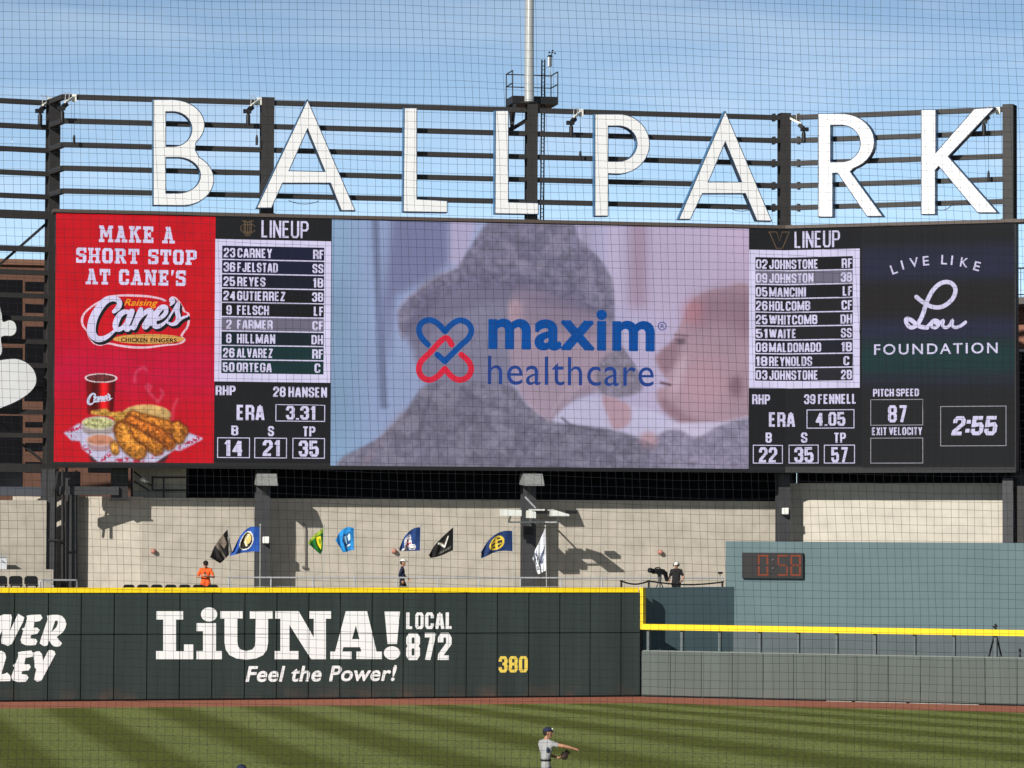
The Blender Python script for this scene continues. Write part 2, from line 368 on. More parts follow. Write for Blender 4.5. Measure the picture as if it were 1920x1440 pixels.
class Canvas:
    """a small picture worked out with numpy; it becomes the vertex colours of one display or cloth mesh"""
    def __init__(s, w, h, x0, y0, x1, y1, seed=1):
        s.w, s.h = w, h; s.rng = np.random.default_rng(seed); s.b = (x0, y0, x1, y1)
        s.X, s.Y = np.meshgrid(np.linspace(x0, x1, w), np.linspace(y0, y1, h)); s.c = np.zeros((h, w, 3))
        s.k = (x1 - x0) / (w - 1)
    def blur(s, a, r):
        r = int(round(r / s.k))
        if r < 1: return a
        for ax in (0, 1):
            for _ in range(2):
                p = np.pad(a, [(r + 1, r) if i == ax else (0, 0) for i in range(2)], mode='edge'); cs = p.cumsum(ax)
                a = (np.take(cs, range(2 * r + 1, cs.shape[ax]), ax) - np.take(cs, range(0, cs.shape[ax] - 2 * r - 1), ax)) / (2 * r + 1)
        return a
    def mask(s, pts, soft=0):
        m = np.zeros((s.h, s.w), bool); n = len(pts)
        for i in range(n):
            (xa, ya), (xb, yb) = pts[i], pts[(i + 1) % n]
            if ya == yb: continue
            m ^= ((ya > s.Y) != (yb > s.Y)) & (s.X < (xb - xa) * (s.Y - ya) / (yb - ya) + xa)
        return s.blur(m.astype(float), soft)
    def ell(s, cx, cy, rx, ry, soft=0):
        return s.blur((((s.X - cx) / rx) ** 2 + ((s.Y - cy) / ry) ** 2 < 1).astype(float), soft)
    def line(s, pts, wd, soft=0):
        d = np.full((s.h, s.w), 1e9)
        for (xa, ya), (xb, yb) in zip(pts, pts[1:]):
            dx, dy = xb - xa, yb - ya; t = np.clip(((s.X - xa) * dx + (s.Y - ya) * dy) / max(dx * dx + dy * dy, 1e-9), 0, 1)
            d = np.minimum(d, np.hypot(s.X - xa - t * dx, s.Y - ya - t * dy))
        return s.blur((d < wd / 2).astype(float), soft)
    def noise(s, scale, octs=4):
        out = np.zeros((s.h, s.w)); amp = 1; tot = 0
        for o in range(octs):
            gw, gh = int((s.b[2] - s.b[0]) / scale) + 3, int((s.b[3] - s.b[1]) / scale) + 3
            g = s.rng.random((gh, gw)); fx = (s.X - s.b[0]) / scale; fy = (s.Y - s.b[1]) / scale
            ix, iy = fx.astype(int), fy.astype(int); tx, ty = fx - ix, fy - iy
            tx = tx * tx * (3 - 2 * tx); ty = ty * ty * (3 - 2 * ty)
            out += amp * ((g[iy, ix] * (1 - tx) + g[iy, ix + 1] * tx) * (1 - ty) + (g[iy + 1, ix] * (1 - tx) + g[iy + 1, ix + 1] * tx) * ty)
            tot += amp; amp *= .55; scale = max(scale / 2, s.k)
        return out / tot
    def put(s, m, col, a=1.0, shade=None):
        c = np.array(col, float)[None, None, :] * (1 if shade is None else shade[..., None])
        m = (m * a)[..., None]; s.c = s.c * (1 - m) + c * m
    def linear(s):
        c = np.clip(s.c, 0, 255) / 255.0
        return np.where(c <= .04045, c / 12.92, ((c + .055) / 1.055) ** 2.4)
def grid_mesh(w, h, co, colors, name):
    me = bpy.data.meshes.new(name)
    i = np.arange((w - 1) * (h - 1)); r, c = i // (w - 1), i % (w - 1); a = r * w + c
    f = np.stack([a, a + w, a + w + 1, a + 1], 1)
    me.vertices.add(w * h); me.vertices.foreach_set('co', co.reshape(-1).astype(np.float32))
    me.loops.add(f.size); me.loops.foreach_set('vertex_index', f.reshape(-1).astype(np.int32))
    me.polygons.add(len(f)); me.polygons.foreach_set('loop_start', (np.arange(len(f)) * 4).astype(np.int32))
    me.update(calc_edges=True); me.validate()
    at_ = me.color_attributes.new('picture', 'FLOAT_COLOR', 'POINT')
    rgba = np.ones((w * h, 4), np.float32); rgba[:, :3] = colors.reshape(-1, 3)
    at_.data.foreach_set('color', rgba.reshape(-1)); return me

# ------------------------------------------------------------------ wall planes of the place
W1 = Plane(0, 126.0, 1200, 131.8)          # tall padded outfield wall
W2 = Plane(1202, 131.7, 1920, 126.0)       # lower padded wall right of centre field
S1 = Plane(103, 138.5, 1472, 144.7)        # video board, long side
S2 = Plane(1472, 144.7, 1903, 141.2)       # video board, right wing
SL = Plane(-480, 135.9, 95, 140.7)         # sign frame left of the board
KINK = proj(S1.pt(S1.len, 14.5))[0]      # picture column of the fold at mid height
def SP(px): return S1 if px < KINK else S2

# ------------------------------------------------------------------ materials of the place
M_CONC = mat('concrete', (.43, .388, .322), .9, .15, 1.5, bump=.3)
M_STEEL = mat('dark_steel', (.031, .0285, .0275), .55, .12, 4)
M_STEEL2 = mat('charcoal_steel', (.047, .047, .050), .55, .12, 3)
M_BLACK = mat('black_metal', (.012, .012, .013), .5)
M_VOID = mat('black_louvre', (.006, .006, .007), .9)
M_WHITE = mat('white_sign_face', (.72, .725, .74), .5, .04, 1.2)
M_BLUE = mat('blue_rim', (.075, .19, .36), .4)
M_GREY = mat('galvanised', (.42, .43, .44), .45, .08, 5, metal=.2)
M_PAD = mat('dark_green_pad', (.026, .037, .034), .45, .20, 1.3, streak=True, bump=.5, dirt=.3)
M_PAD2 = mat('grey_green_pad', (.084, .102, .092), .6, .12, 1.5, streak=True, bump=.3, dirt=.12)
M_EYE = mat('batters_eye_paint', (.108, .160, .172), .8, .06, .8)
M_PARA = mat('parapet_paint', (.085, .135, .152), .8, .06, .8)
M_YEL = mat('yellow_pad', (.86, .62, .012), .45, .04, 3)
M_LETW = mat('white_wall_paint', (.78, .78, .78), .6, .03, 2)
M_BROWN = mat('brown_stucco', (.135, .068, .046), .9, .08, 2)
M_DARKGL = mat('dark_glass', (.01, .01, .012), .15)
M_SEAT = mat('black_seat_plastic', (.012, .012, .013), .4)

# ------------------------------------------------------------------ ground
def plain_sheet(name, pts, z, material):
    me = mesh_from([(x, y, z) for x, y in pts], [tuple(range(len(pts)))])
    return tag(link(name, me, material), kind='structure')
M_SOIL = mat('bare_soil', (.20, .13, .09), .95, .15, .6)
plain_sheet('ground', [(-900, -300), (900, -300), (900, 1500), (-900, 1500)], -0.012, M_SOIL)
M_TRACK = mat('warning_track_clay', (.33, .115, .068), .95, .2, 3.0, bump=.4)
tp = [W1.pt(-60, 0, .2), W1.pt(W1.len, 0, .2), W2.pt(0, 0, .2), W2.pt(70, 0, .2), W2.pt(70, 0, -9), W2.pt(0, 0, -9), W1.pt(W1.len, 0, -9), W1.pt(-60, 0, -9)]
def strip(P, s0, s1, n0, n1, z, name, material):
    v = [P.pt(s0, z, n0), P.pt(s1, z, n0), P.pt(s1, z, n1), P.pt(s0, z, n1)]
    return v
tv = [W1.pt(-80, -.004, -6), W1.pt(W1.len, -.004, -6), W2.pt(80, -.004, -6), W2.pt(80, -.004, 9), Vector((3.6, 121, -.004)), W1.pt(-80, -.004, 9)]
tag(link('warning_track', mesh_from(tv, [(0, 1, 4, 5), (1, 2, 3, 4)]), M_TRACK), kind='structure')

# outfield grass: the mowing direction turns slowly from left to right, so the stripe number is worked out per vertex
gx, gy = np.meshgrid(np.linspace(-46, 46, 185), np.linspace(0, 1, 150))
edge = np.where(gx < 4.75, W1.pt(0, 0).y + (gx - W1.pt(0, 0).x) * W1.u.y / W1.u.x, W2.pt(0, 0).y + (gx - W2.pt(0, 0).x) * W2.u.y / W2.u.x) - 4.6
edge = np.minimum(edge, 126.9)
gY = 10 + gy * (edge - 10)
def mow_slope(p): return -.22 - .46 / (1 + np.exp(-(p - .5) / 3.6))
pp = gx.copy()
lo, hi = np.full_like(gx, -160.), np.full_like(gx, 160.)
for _ in range(40):
    mid = (lo + hi) / 2; X_ = mid + mow_slope(mid) * (gY - 120)
    big = X_ > gx; hi = np.where(big, mid, hi); lo = np.where(big, lo, mid)
pp = (lo + hi) / 2
wob = np.random.default_rng(3).normal(0, 1, gx.shape) * .02
ph = (pp + 15.9 + wob) / 3.62
co = np.stack([gx, gY, np.zeros_like(gx)], -1)
gm = grid_mesh(185, 150, co, np.stack([ph, ph, ph], -1), 'grass')
gmat = bpy.data.materials.new('mown_grass'); gmat.use_nodes = True
t = gmat.node_tree; n = t.nodes; b = n['Principled BSDF']; b.inputs['Roughness'].default_value = .85; b.inputs['Specular IOR Level'].default_value = .15
a = n.new('ShaderNodeAttribute'); a.attribute_name = 'picture'
g = n.new('ShaderNodeNewGeometry')
def noise(scale, detail=5, vec=None, sc=None):
    x = n.new('ShaderNodeTexNoise'); x.inputs['Scale'].default_value = scale; x.inputs['Detail'].default_value = detail
    if sc:
        q = n.new('ShaderNodeMapping'); q.inputs['Scale'].default_value = sc; t.links.new(g.outputs['Position'], q.inputs[0]); t.links.new(q.outputs[0], x.inputs['Vector'])
    else: t.links.new(g.outputs['Position'], x.inputs['Vector'])
    return x.outputs['Fac']
def math_(op, a_, b_=None):
    x = n.new('ShaderNodeMath'); x.operation = op
    for i, q in enumerate((a_, b_)):
        if q is None: continue
        if isinstance(q, (int, float)): x.inputs[i].default_value = q
        else: t.links.new(q, x.inputs[i])
    return x.outputs[0]
def rng_(v, a0, a1, b0, b1):
    x = n.new('ShaderNodeMapRange'); x.inputs[1].default_value = a0; x.inputs[2].default_value = a1; x.inputs[3].default_value = b0; x.inputs[4].default_value = b1
    t.links.new(v, x.inputs[0]); return x.outputs[0]
sepc = n.new('ShaderNodeSeparateColor'); t.links.new(a.outputs['Color'], sepc.inputs[0])
wv = math_('SINE', math_('MULTIPLY', math_('ADD', sepc.outputs[0], math_('MULTIPLY', noise(1.2, 6), .08)), 2 * math.pi))
stripe = rng_(wv, -.5, .6, 0, 1)
mxg = n.new('ShaderNodeMix'); mxg.data_type = 'RGBA'
mxg.inputs['A'].default_value = (.168, .200, .056, 1); mxg.inputs['B'].default_value = (.094, .112, .018, 1)
t.links.new(stripe, mxg.inputs['Factor'])
fine = rng_(noise(9, 8, sc=(1, .35, 1)), .3, .7, .55, 1.45); wide = rng_(noise(.35, 4), .3, .7, .90, 1.10)
mlg = n.new('ShaderNodeVectorMath'); mlg.operation = 'SCALE'; t.links.new(mxg.outputs['Result'], mlg.inputs[0]); t.links.new(math_('MULTIPLY', fine, wide), mlg.inputs['Scale'])
t.links.new(mlg.outputs[0], b.inputs['Base Color'])
bp = n.new('ShaderNodeBump'); bp.inputs['Strength'].default_value = .5; bp.inputs['Distance'].default_value = .03
t.links.new(noise(14, 6), bp.inputs['Height']); t.links.new(bp.outputs[0], b.inputs['Normal'])
tag(link('grass_field', gm, gmat), kind='structure')

FLOOR = 3.35                                   # concourse floor behind the outfield wall
CN = -2.1                                      # concourse wall stands this far behind the board
fl = MB(); q0 = [W1.pt(-12, 0, -1.2), W1.pt(W1.len + .5, 0, -1.2), ground(1372, 137.0), S1.pt(S1.len + 2, 0, CN - .5), S1.pt(-12, 0, CN - .5)]
top = [Vector((p.x, p.y, FLOOR)) for p in q0]; bot = [Vector((p.x, p.y, FLOOR - .4)) for p in q0]
fl.add(top + bot, [(0, 1, 2, 3, 4), (9, 8, 7, 6, 5)] + [(i, i + 5, (i + 1) % 5 + 5, (i + 1) % 5) for i in range(5)])
tag(fl.build('concourse_floor', mat('paving', (.34, .31, .27), .9, .08, 2)), kind='structure')

# ------------------------------------------------------------------ tall padded outfield wall with its lettering
SEAMS1 = [-540, -478, -416, -354, -292, -230, -165, -98, -35, 27.3, 90.7, 152.3, 214.3, 276.3, 337.3, 398.3, 459.3, 519.3, 579.3, 638.3, 698, 756.7, 816, 875, 933, 992, 1050, 1107, 1165, 1201]
wall = thing('outfield_wall', W1.pt(W1.len / 2, 0), 'tall dark green padded outfield wall with white lettering and a yellow top', 'wall')
ZT, ZH = W1.hit(600, 1111)[1], W1.hit(600, 1188.5)[1]
ZTOP = W1.hit(600, 1102)[1]
def column(P, px, off=0.0): return P.hit(px, 1200, off)[0]
mb = MB(); mb.pbox(W1, column(W1, -540), column(W1, 1200), -.3, ZT - .01, -.7, -.13); mb.build('backing', M_BLACK, wall)
ss = [column(W1, x) for x in SEAMS1]
for i in range(len(ss) - 1):
    for z0, z1 in ((.05, ZH - .012), (ZH + .012, ZT - .015)):
        mb = MB(); mb.pbox(W1, ss[i] + .011, ss[i + 1] - .011, z0, z1, -.12, 0); mb.build('pad', M_PAD, wall, bevel=.02)
ys = [-536 + i * 30.6 for i in range(57)]; ys[-1] = 1196
yb = MB()
for i in range(56):
    yb.pbox(W1, column(W1, ys[i]) + .006, column(W1, ys[i + 1]) - .006, ZT, ZTOP - .05, -.5, .05); yb.pbox(W1, column(W1, ys[i]) + .006, column(W1, ys[i + 1]) - .006, ZTOP - .047, ZTOP, -.5, .02)
yb.build('yellow_top_rail', M_YEL, wall)

def cut_seams(mb, P, seams, w=.011, zcut=None):
    """lettering is painted on the pads, so it is interrupted at every joint"""
    bm = bmesh.new(); bm.from_mesh(mb.mesh()); n_ = P.u
    cuts = [(P.pt(s, 0), P.u, s) for s in seams]
    for s in seams:
        for d in (-w, w):
            bmesh.ops.bisect_plane(bm, geom=bm.verts[:] + bm.edges[:] + bm.faces[:], plane_co=P.pt(s + d, 0), plane_no=P.u)
    if zcut:
        for d in (-w, w):
            bmesh.ops.bisect_plane(bm, geom=bm.verts[:] + bm.edges[:] + bm.faces[:], plane_co=(0, 0, zcut + d), plane_no=(0, 0, 1))
    dead = []
    for f in bm.faces:
        c = f.calc_center_median(); s = (c - P.O).dot(P.u)
        if any(abs(s - q) < w for q in seams) or (zcut and abs(c.z - zcut) < w): dead.append(f)
    bmesh.ops.delete(bm, geom=dead, context='FACES')
    me = bpy.data.meshes.new('m'); bm.to_mesh(me); bm.free(); return me
def lettering(name, mb, material, parent):
    return link(name, cut_seams(mb, W1, ss, zcut=ZH), material, parent)
g7 = lambda pts: px_loop(pts, 0, 850, 3); g8 = lambda pts: px_loop(pts, 560, 870, 3); gE = lambda pts: px_loop(pts, 0, 1120, 8)
mb = MB()
A = lambda loops: wall_shape(W1, loops, 0, .004, mb=mb)
A([g7([(880, 888), (1030, 888), (1030, 935), (990, 935), (990, 1112), (1035, 1112), (1035, 1075), (1087, 1075), (1087, 1158), (878, 1158), (878, 1112), (918, 1112), (918, 935), (880, 935)])])
A([g7(arc(1176, 906, 46, 40, 0, 345, 23))])
A([g7([(1106, 955), (1215, 955), (1215, 1112), (1248, 1112), (1248, 1158), (1105, 1158), (1105, 1112), (1142, 1112), (1142, 1000), (1106, 1000)])])
A([g7([(1240, 888), (1365, 888), (1365, 930), (1335, 930), (1335, 1058), (1339, 1085), (1352, 1103), (1386, 1112), (1420, 1103), (1433, 1085), (1437, 1058), (1437, 930), (1405, 930), (1405, 888), (1535, 888), (1535, 930), (1508, 930), (1508, 1065), (1501, 1105), (1480, 1135), (1440, 1154), (1386, 1160), (1330, 1154), (1291, 1135), (1270, 1105), (1263, 1065), (1263, 930), (1240, 930)])])
A([g7([(1548, 888), (1680, 888), (1765, 1035), (1765, 930), (1738, 930), (1738, 888), (1862, 888), (1862, 930), (1833, 930), (1833, 1158), (1750, 1158), (1628, 965), (1628, 1112), (1680, 1112), (1680, 1158), (1545, 1158), (1545, 1112), (1577, 1112), (1577, 930), (1548, 930)])])
A([g8([(265, 828), (385, 828), (438, 1055), (468, 1055), (468, 1097), (325, 1097), (325, 1055), (352, 1055), (346, 1030), (252, 1030), (245, 1055), (297, 1055), (297, 1097), (178, 1097), (178, 1055), (205, 1055)]), g8([(322, 908), (300, 985), (342, 985)])])
A([g8([(483, 830), (570, 830), (553, 1012), (500, 1012)])]); A([g8(arc(525, 1063, 46, 38, 0, 345, 23))])
wall_text(mb, W1, 'LOCAL', 761.7, 1148.3, 846.7, 1179.5, .004, block=.2, w=.54)
wall_text(mb, W1, '872', 761.7, 1186.7, 846.7, 1237.7, .004, block=.2, w=.5)
wall_text(mb, W1, 'Feel the Power!', 460.7, 1248.5, 744, 1279, .004, bold=.022, shear=.2)
lettering('union_lettering', mb, M_LETW, wall)
mb = MB(); wall_text(mb, W1, '380', 935, 1230.5, 989.5, 1261, .004, block=.2, w=.54)
lettering('distance_marker', mb, mat('yellow_wall_paint', (.72, .55, .09), .6), wall)
mb = MB()
A([gE([(-60, 300), (60, 255), (165, 258), (178, 300), (150, 505), (270, 245), (365, 300), (345, 370), (205, 640), (175, 700), (120, 728), (25, 695), (18, 650), (38, 490), (0, 560), (-40, 690), (-120, 720)])])
A([gE([(400, 275), (450, 265), (610, 258), (638, 310), (600, 355), (515, 370), (505, 455), (560, 455), (595, 490), (560, 545), (470, 560), (455, 610), (540, 625), (560, 660), (535, 715), (400, 725), (325, 690), (308, 640), (350, 500), (325, 475), (370, 450), (405, 320)])])
A([gE([(705, 275), (790, 262), (870, 262), (930, 280), (975, 330), (995, 400), (980, 460), (945, 520), (850, 595), (930, 690), (900, 730), (850, 745), (800, 730), (770, 700), (740, 650), (710, 720), (660, 735), (595, 690), (620, 600), (715, 330)]), gE([(828, 350), (865, 350), (868, 390), (845, 450), (770, 522)])])
A([gE([(-60, 820), (20, 800), (75, 835), (92, 900), (20, 1150), (60, 1150), (108, 1128), (150, 1170), (165, 1225), (150, 1256), (-150, 1262), (-130, 1200)])])
A([gE([(265, 825), (330, 810), (470, 798), (498, 840), (490, 890), (380, 910), (365, 1005), (440, 1005), (462, 1045), (430, 1095), (335, 1105), (320, 1150), (400, 1160), (428, 1205), (390, 1265), (270, 1270), (190, 1245), (170, 1190), (215, 1055), (190, 1020), (235, 990), (275, 870)])])
A([gE([(500, 830), (545, 812), (590, 808), (630, 850), (645, 950), (725, 795), (770, 790), (815, 805), (832, 850), (620, 1250), (560, 1264), (512, 1238), (515, 1200), (545, 1075), (522, 1060)])])
lettering('advert_lettering', mb, M_LETW, wall)

# ------------------------------------------------------------------ low wall and home-run line right of it
low = thing('low_outfield_wall', W2.pt(8, 0), 'low grey green padded wall under the yellow line right of the distance marker', 'wall')
SEAMS2 = [1202.6, 1257, 1315, 1373, 1430.6, 1488, 1548, 1607, 1666, 1726, 1786, 1847, 1907.6, 1969, 2031, 2093]
ZL = W2.hit(1202, 1221)[1]
s2 = [W2.hit(x, 1260)[0] for x in SEAMS2]
mb = MB(); mb.pbox(W2, s2[0], s2[-1], -.3, ZL - .03, -.6, -.12); mb.build('backing', M_STEEL2, low)
for i in range(len(s2) - 1):
    mb = MB(); mb.pbox(W2, s2[i] + .007, s2[i + 1] - .007, .06, ZL, -.119, 0); mb.build('pad', M_PAD2, low, bevel=.015)
mb = MB(); mb.pbox(W2, s2[0], s2[-1], ZL - .027, ZL + .03, -.62, -.12); mb.build('top_cap', mat('cap_strip', (.2, .22, .2), .6), low)
M_STRIP = mat('pale_strip', (.33, .30, .27), .7, .2, 5)
for xa, xb in ((1550, 1598), (1604, 1700), (1706, 1836)):
    mb = MB(); mb.pbox(W2, W2.hit(xa, 1315)[0], W2.hit(xb, 1315)[0], .002, .03, .003, .06); mb.build('kick_strip', M_STRIP, low, bevel=.008)
rail = thing('home_run_rail', W2.pt(0, ZL, -.4), 'long yellow rail stepping down from the tall wall and carried on slim posts', 'rail')
zy0, zy1 = W2.hit(1204, 1181)[1], W2.hit(1204, 1172)[1]
mb = MB(); mb.pbox(W2, .03, s2[-1], zy0, zy1, -.42, -.1); mb.pbox(W2, .03, s2[-1], zy1 + .003, zy1 + .035, -.42, -.125)
mb.pbox(W2, -.14, .027, zy0, ZTOP, -.42, -.1)
mb.build('yellow_padding', M_YEL, rail)
for x in (1216, 1279, 1350, 1425, 1497, 1569, 1641, 1715, 1789, 1867, 1945, 2020):
    s_ = W2.hit(x, 1200, -.3)[0]
    mb = MB(); mb.pbox(W2, s_ - .05, s_ + .05, ZL + .03, zy0 - .004, -.4, -.22); mb.build('post', mat('post_paint', (.10, .125, .13), .6), rail, bevel=.006)

# ------------------------------------------------------------------ batter's eye, parapet and clock
BE = Plane(1360, 135.6, 1920, 132.3)
PA = Plane(1203, 132.5, 1372, 135.42)
zb = BE.hit(1360, 1015)[1]
be = thing('batters_eye_wall', BE.pt(8, 0), 'wide blue green wall behind the yellow rail with a digital clock on it', 'wall')
zlow = BE.hit(1500, 1186)[1]
mb = MB(); mb.pbox(BE, 0, 26, -.1, zb, -.5, 0); mb.build('wall', M_EYE, be)
mb = MB(); mb.pbox(BE, PA.len * 0 + BE.hit(1374, 1200)[0], 26, 0, zlow, .003, .04); mb.build('lower_panel', mat('grey_panel', (.090, .112, .118), .8, .08, 1.2), be)
zp = PA.hit(1210, 1102)[1]
mb = MB(); mb.pbox(PA, .05, PA.hit(1373, 1130)[0] + .3, -.1, zp, -.12, 0); tag(mb.build('parapet_wall', M_PARA), 'darker short blue green parapet below the television camera', 'wall')
ck = thing('digital_clock', BE.P(1450, 1060), 'black digital clock with dim orange digits on the blue green wall', 'clock')
a0, z1 = BE.hit(1393, 1036); a1, _ = BE.hit(1507.5, 1060); _, z0 = BE.hit(1393, 1084)
mb = MB(); mb.pbox(BE, a0, a1, z0, z1, .003, .16); mb.build('case', mat('clock_case', (.011, .0105, .01), .5), ck, bevel=.01)
M_SEG = led('led_orange_dim', 146, 74, 50); M_OFF = mat('dark_segment', (.013, .012, .0125), .5)
def digit(mbx, xl, xr, yt, yb, segs, n_=.164):
    """seven-segment digit in photo pixels"""
    w = 3.2; ym = (yt + yb) / 2
    box = {'a': (xl, yt, xr, yt + w), 'g': (xl + w, ym - w / 2, xr - w, ym + w / 2), 'd': (xl, yb - w, xr, yb),
           'f': (xl, yt + w, xl + w, ym - w / 2), 'b': (xr - w, yt + w, xr, ym - w / 2), 'e': (xl, ym + w / 2, xl + w, yb - w), 'c': (xr - w, ym + w / 2, xr, yb - w)}
    for k in segs:
        x0, y0, x1, y1 = box[k]; sa, za = BE.hit(x0, y0, n_); sb, zb_ = BE.hit(x1, y1, n_)
        mbx.pbox(BE, sa, sb, zb_, za, n_ - .003, n_ + .004)
for xl, segs in ((1399, ''), (1421, 'abcdef'), (1457.5, 'acdfg'), (1482, 'abcdefg')):
    mb = MB(); xr = xl + 19.5
    sa, za = BE.hit(xl - 1.6, 1038, .161); sb, zz = BE.hit(xr + 1.6, 1081.5, .161); mb.pbox(BE, sa, sb, zz, za, .1605, .1635); tile = mb.build('digit_tile', M_OFF, ck)
    if segs:
        mb = MB(); digit(mb, xl, xr, 1040.5, 1079.5, segs); mb.build('digit', M_SEG, tile)
for y in (1050, 1066): mb = MB(); mb.ball(BE.P(1449.5, y, .162), (.05, .05, .05), 10, 6); mb.build('colon_dot', mat('colon_lens', (.11, .10, .10), .5), ck)

# ------------------------------------------------------------------ concourse walls
def cz(P, px, py): return P.hit(px, py, CN)[1]
a265 = S1.hit(265, 1000, CN)[0]
C0 = Plane(150, 141.9, 265, (S1.pt(a265, 0, CN)).y)
zc = cz(S1, 600, 935)
mb = MB(); mb.pbox(S1, a265, S1.len - CN * .25 + .4, 0, zc, CN - .5, CN); tag(mb.build('concrete_wall', M_CONC), 'long sunlit concrete wall behind the row of flags', 'wall')
mb = MB(); mb.pbox(C0, -3, C0.len, 0, C0.hit(200, 931)[1], -.5, 0); tag(mb.build('concrete_wall', M_CONC), 'paler angled concrete wall beside the dark columns left of the flags', 'wall')
mb = MB(); mb.pbox(S2, -.9, S2.len + 6, 0, S2.hit(1700, 906, CN)[1], CN - .5, CN); tag(mb.build('concrete_wall', mat('sunlit_concrete', (.50, .462, .39), .9, .10, 1.5, bump=.3)), 'brightest concrete wall above the digital clock wall', 'wall')  # concrete lightened in colour for the stronger sun on this wing
CL = Plane(-560, 135.6, 84, 140.2)
mb = MB(); mb.pbox(CL, 0, CL.len, 0, CL.hit(40, 938)[1], -.5, 0); tag(mb.build('concrete_wall', M_CONC), 'concrete wall left of the dark columns above the large black seats', 'wall')
mb = MB(); mb.pbox(CL, 0, CL.len + .05, 0, CL.hit(40, 1068, 1.2)[1], .4, 1.2); tag(mb.build('concrete_ledge', M_CONC, bevel=.01), 'low concrete ledge behind the large black seats', 'ledge')
# dark louvred back of the stand, seen under the board
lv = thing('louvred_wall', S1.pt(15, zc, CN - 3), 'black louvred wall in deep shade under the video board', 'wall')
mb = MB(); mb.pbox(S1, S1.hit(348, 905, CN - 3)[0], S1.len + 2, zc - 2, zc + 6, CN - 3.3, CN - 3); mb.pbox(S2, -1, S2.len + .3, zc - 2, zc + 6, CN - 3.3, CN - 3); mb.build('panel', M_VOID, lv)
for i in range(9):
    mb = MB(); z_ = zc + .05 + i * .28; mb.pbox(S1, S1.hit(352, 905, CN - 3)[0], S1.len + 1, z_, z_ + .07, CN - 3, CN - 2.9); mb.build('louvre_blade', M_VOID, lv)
mb = MB(); mb.pbox(S1, S1.hit(250, 905, CN - .6)[0], S1.hit(349, 905, CN - .6)[0], zc - .3, zc + 1.6, CN - .9, CN - .6)
tag(mb.build('stair_wall', M_CONC), 'sunlit concrete stair wall with black railing under the red advert', 'wall')

# ------------------------------------------------------------------ buildings behind
bb = thing('brown_building', at(20, 900, 152), 'brown building with dark openings behind the steel frame', 'building')
BB = Plane(-760, 147.2, 262, 153)
zt = BB.hit(40, 497)[1]
mb = MB(); mb.pbox(BB, 0, BB.hit(262, 700)[0], 0, zt, -6, 0); mb.build('wall', M_BROWN, bb)
mb = MB(); mb.pbox(BB, -.1, BB.hit(262, 700)[0] + .1, zt, zt + .25, -6.2, .15); mb.build('roof_edge', mat('brown_coping', (.2, .1, .065), .8), bb)
for x0, x1, shadow_rows in ((-740, -600, 0), (-580, -430, 0), (-410, -270, 0), (-250, -110, 0), (-100, 42, 0), (47, 84, 1), (95, 150, 0), (165, 235, 1)):
    for y0, y1 in (((522, 640), (650, 770), (778, 868), (884, 925)), ((528, 546), (570, 586), (612, 752), (791, 801), (830, 846), (866, 886)))[shadow_rows]:  # second set: shadow bands on the wall, built as dark strips
        s0, z1 = BB.hit(x0, y0); s1, _ = BB.hit(x1, y0); _, z0 = BB.hit(x0, y1)
        mb = MB(); mb.pbox(BB, s0, s1, z0, z1, -.05, .02); f = mb.build('window', M_DARKGL, bb)
rb = thing('brick_building', at(1960, 900, 158), 'reddish brown building with black balcony railings right of the video board', 'building')
RB = Plane(1880, 158, 2300, 152)
zt = RB.hit(1910, 575)[1]
mb = MB(); mb.pbox(RB, 0, 12, 0, zt, -8, 0); mb.build('wall', mat('red_brown_stucco', (.24, .11, .075), .9, .08, 3), rb)
for y0, y1 in ((562, 575), (712, 722), (858, 868)):
    mb = MB(); mb.pbox(RB, -.2, 12, RB.hit(1910, y1)[1], RB.hit(1910, y0)[1], .005, 1.6); mb.build('balcony_slab', mat('slab_edge', (.11, .10, .095), .8), rb)
for y0, y1 in ((508, 562), (664, 712), (806, 858)):
    za, zb2 = RB.hit(1910, y1)[1], RB.hit(1910, y0)[1]
    mb = MB(); mb.bar(RB.pt(-.2, zb2, 1.5), RB.pt(12, zb2, 1.5), .07); mb.bar(RB.pt(-.2, za + .12, 1.5), RB.pt(12, za + .12, 1.5), .05)
    for k in range(60): mb.bar(RB.pt(-.15 + k * .2, za, 1.5), RB.pt(-.15 + k * .2, zb2, 1.5), .03)
    mb.build('balcony_railing', M_BLACK, rb)
for y0, y1 in ((655, 708), (770, 850)):
    for k in range(3):
        s0 = RB.hit(1900, y0)[0] + k * 3; mb = MB(); mb.pbox(RB, s0, s0 + 1.8, RB.hit(1910, y1)[1], RB.hit(1910, y0)[1], -.05, .02)
        w_ = mb.build('window', mat('white_frame', (.7, .7, .7), .5), rb)
        mb = MB(); mb.pbox(RB, s0 + .12, s0 + 1.68, RB.hit(1910, y1)[1] + .1, RB.hit(1910, y0)[1] - .12, .021, .03); mb.build('pane', M_DARKGL, w_)

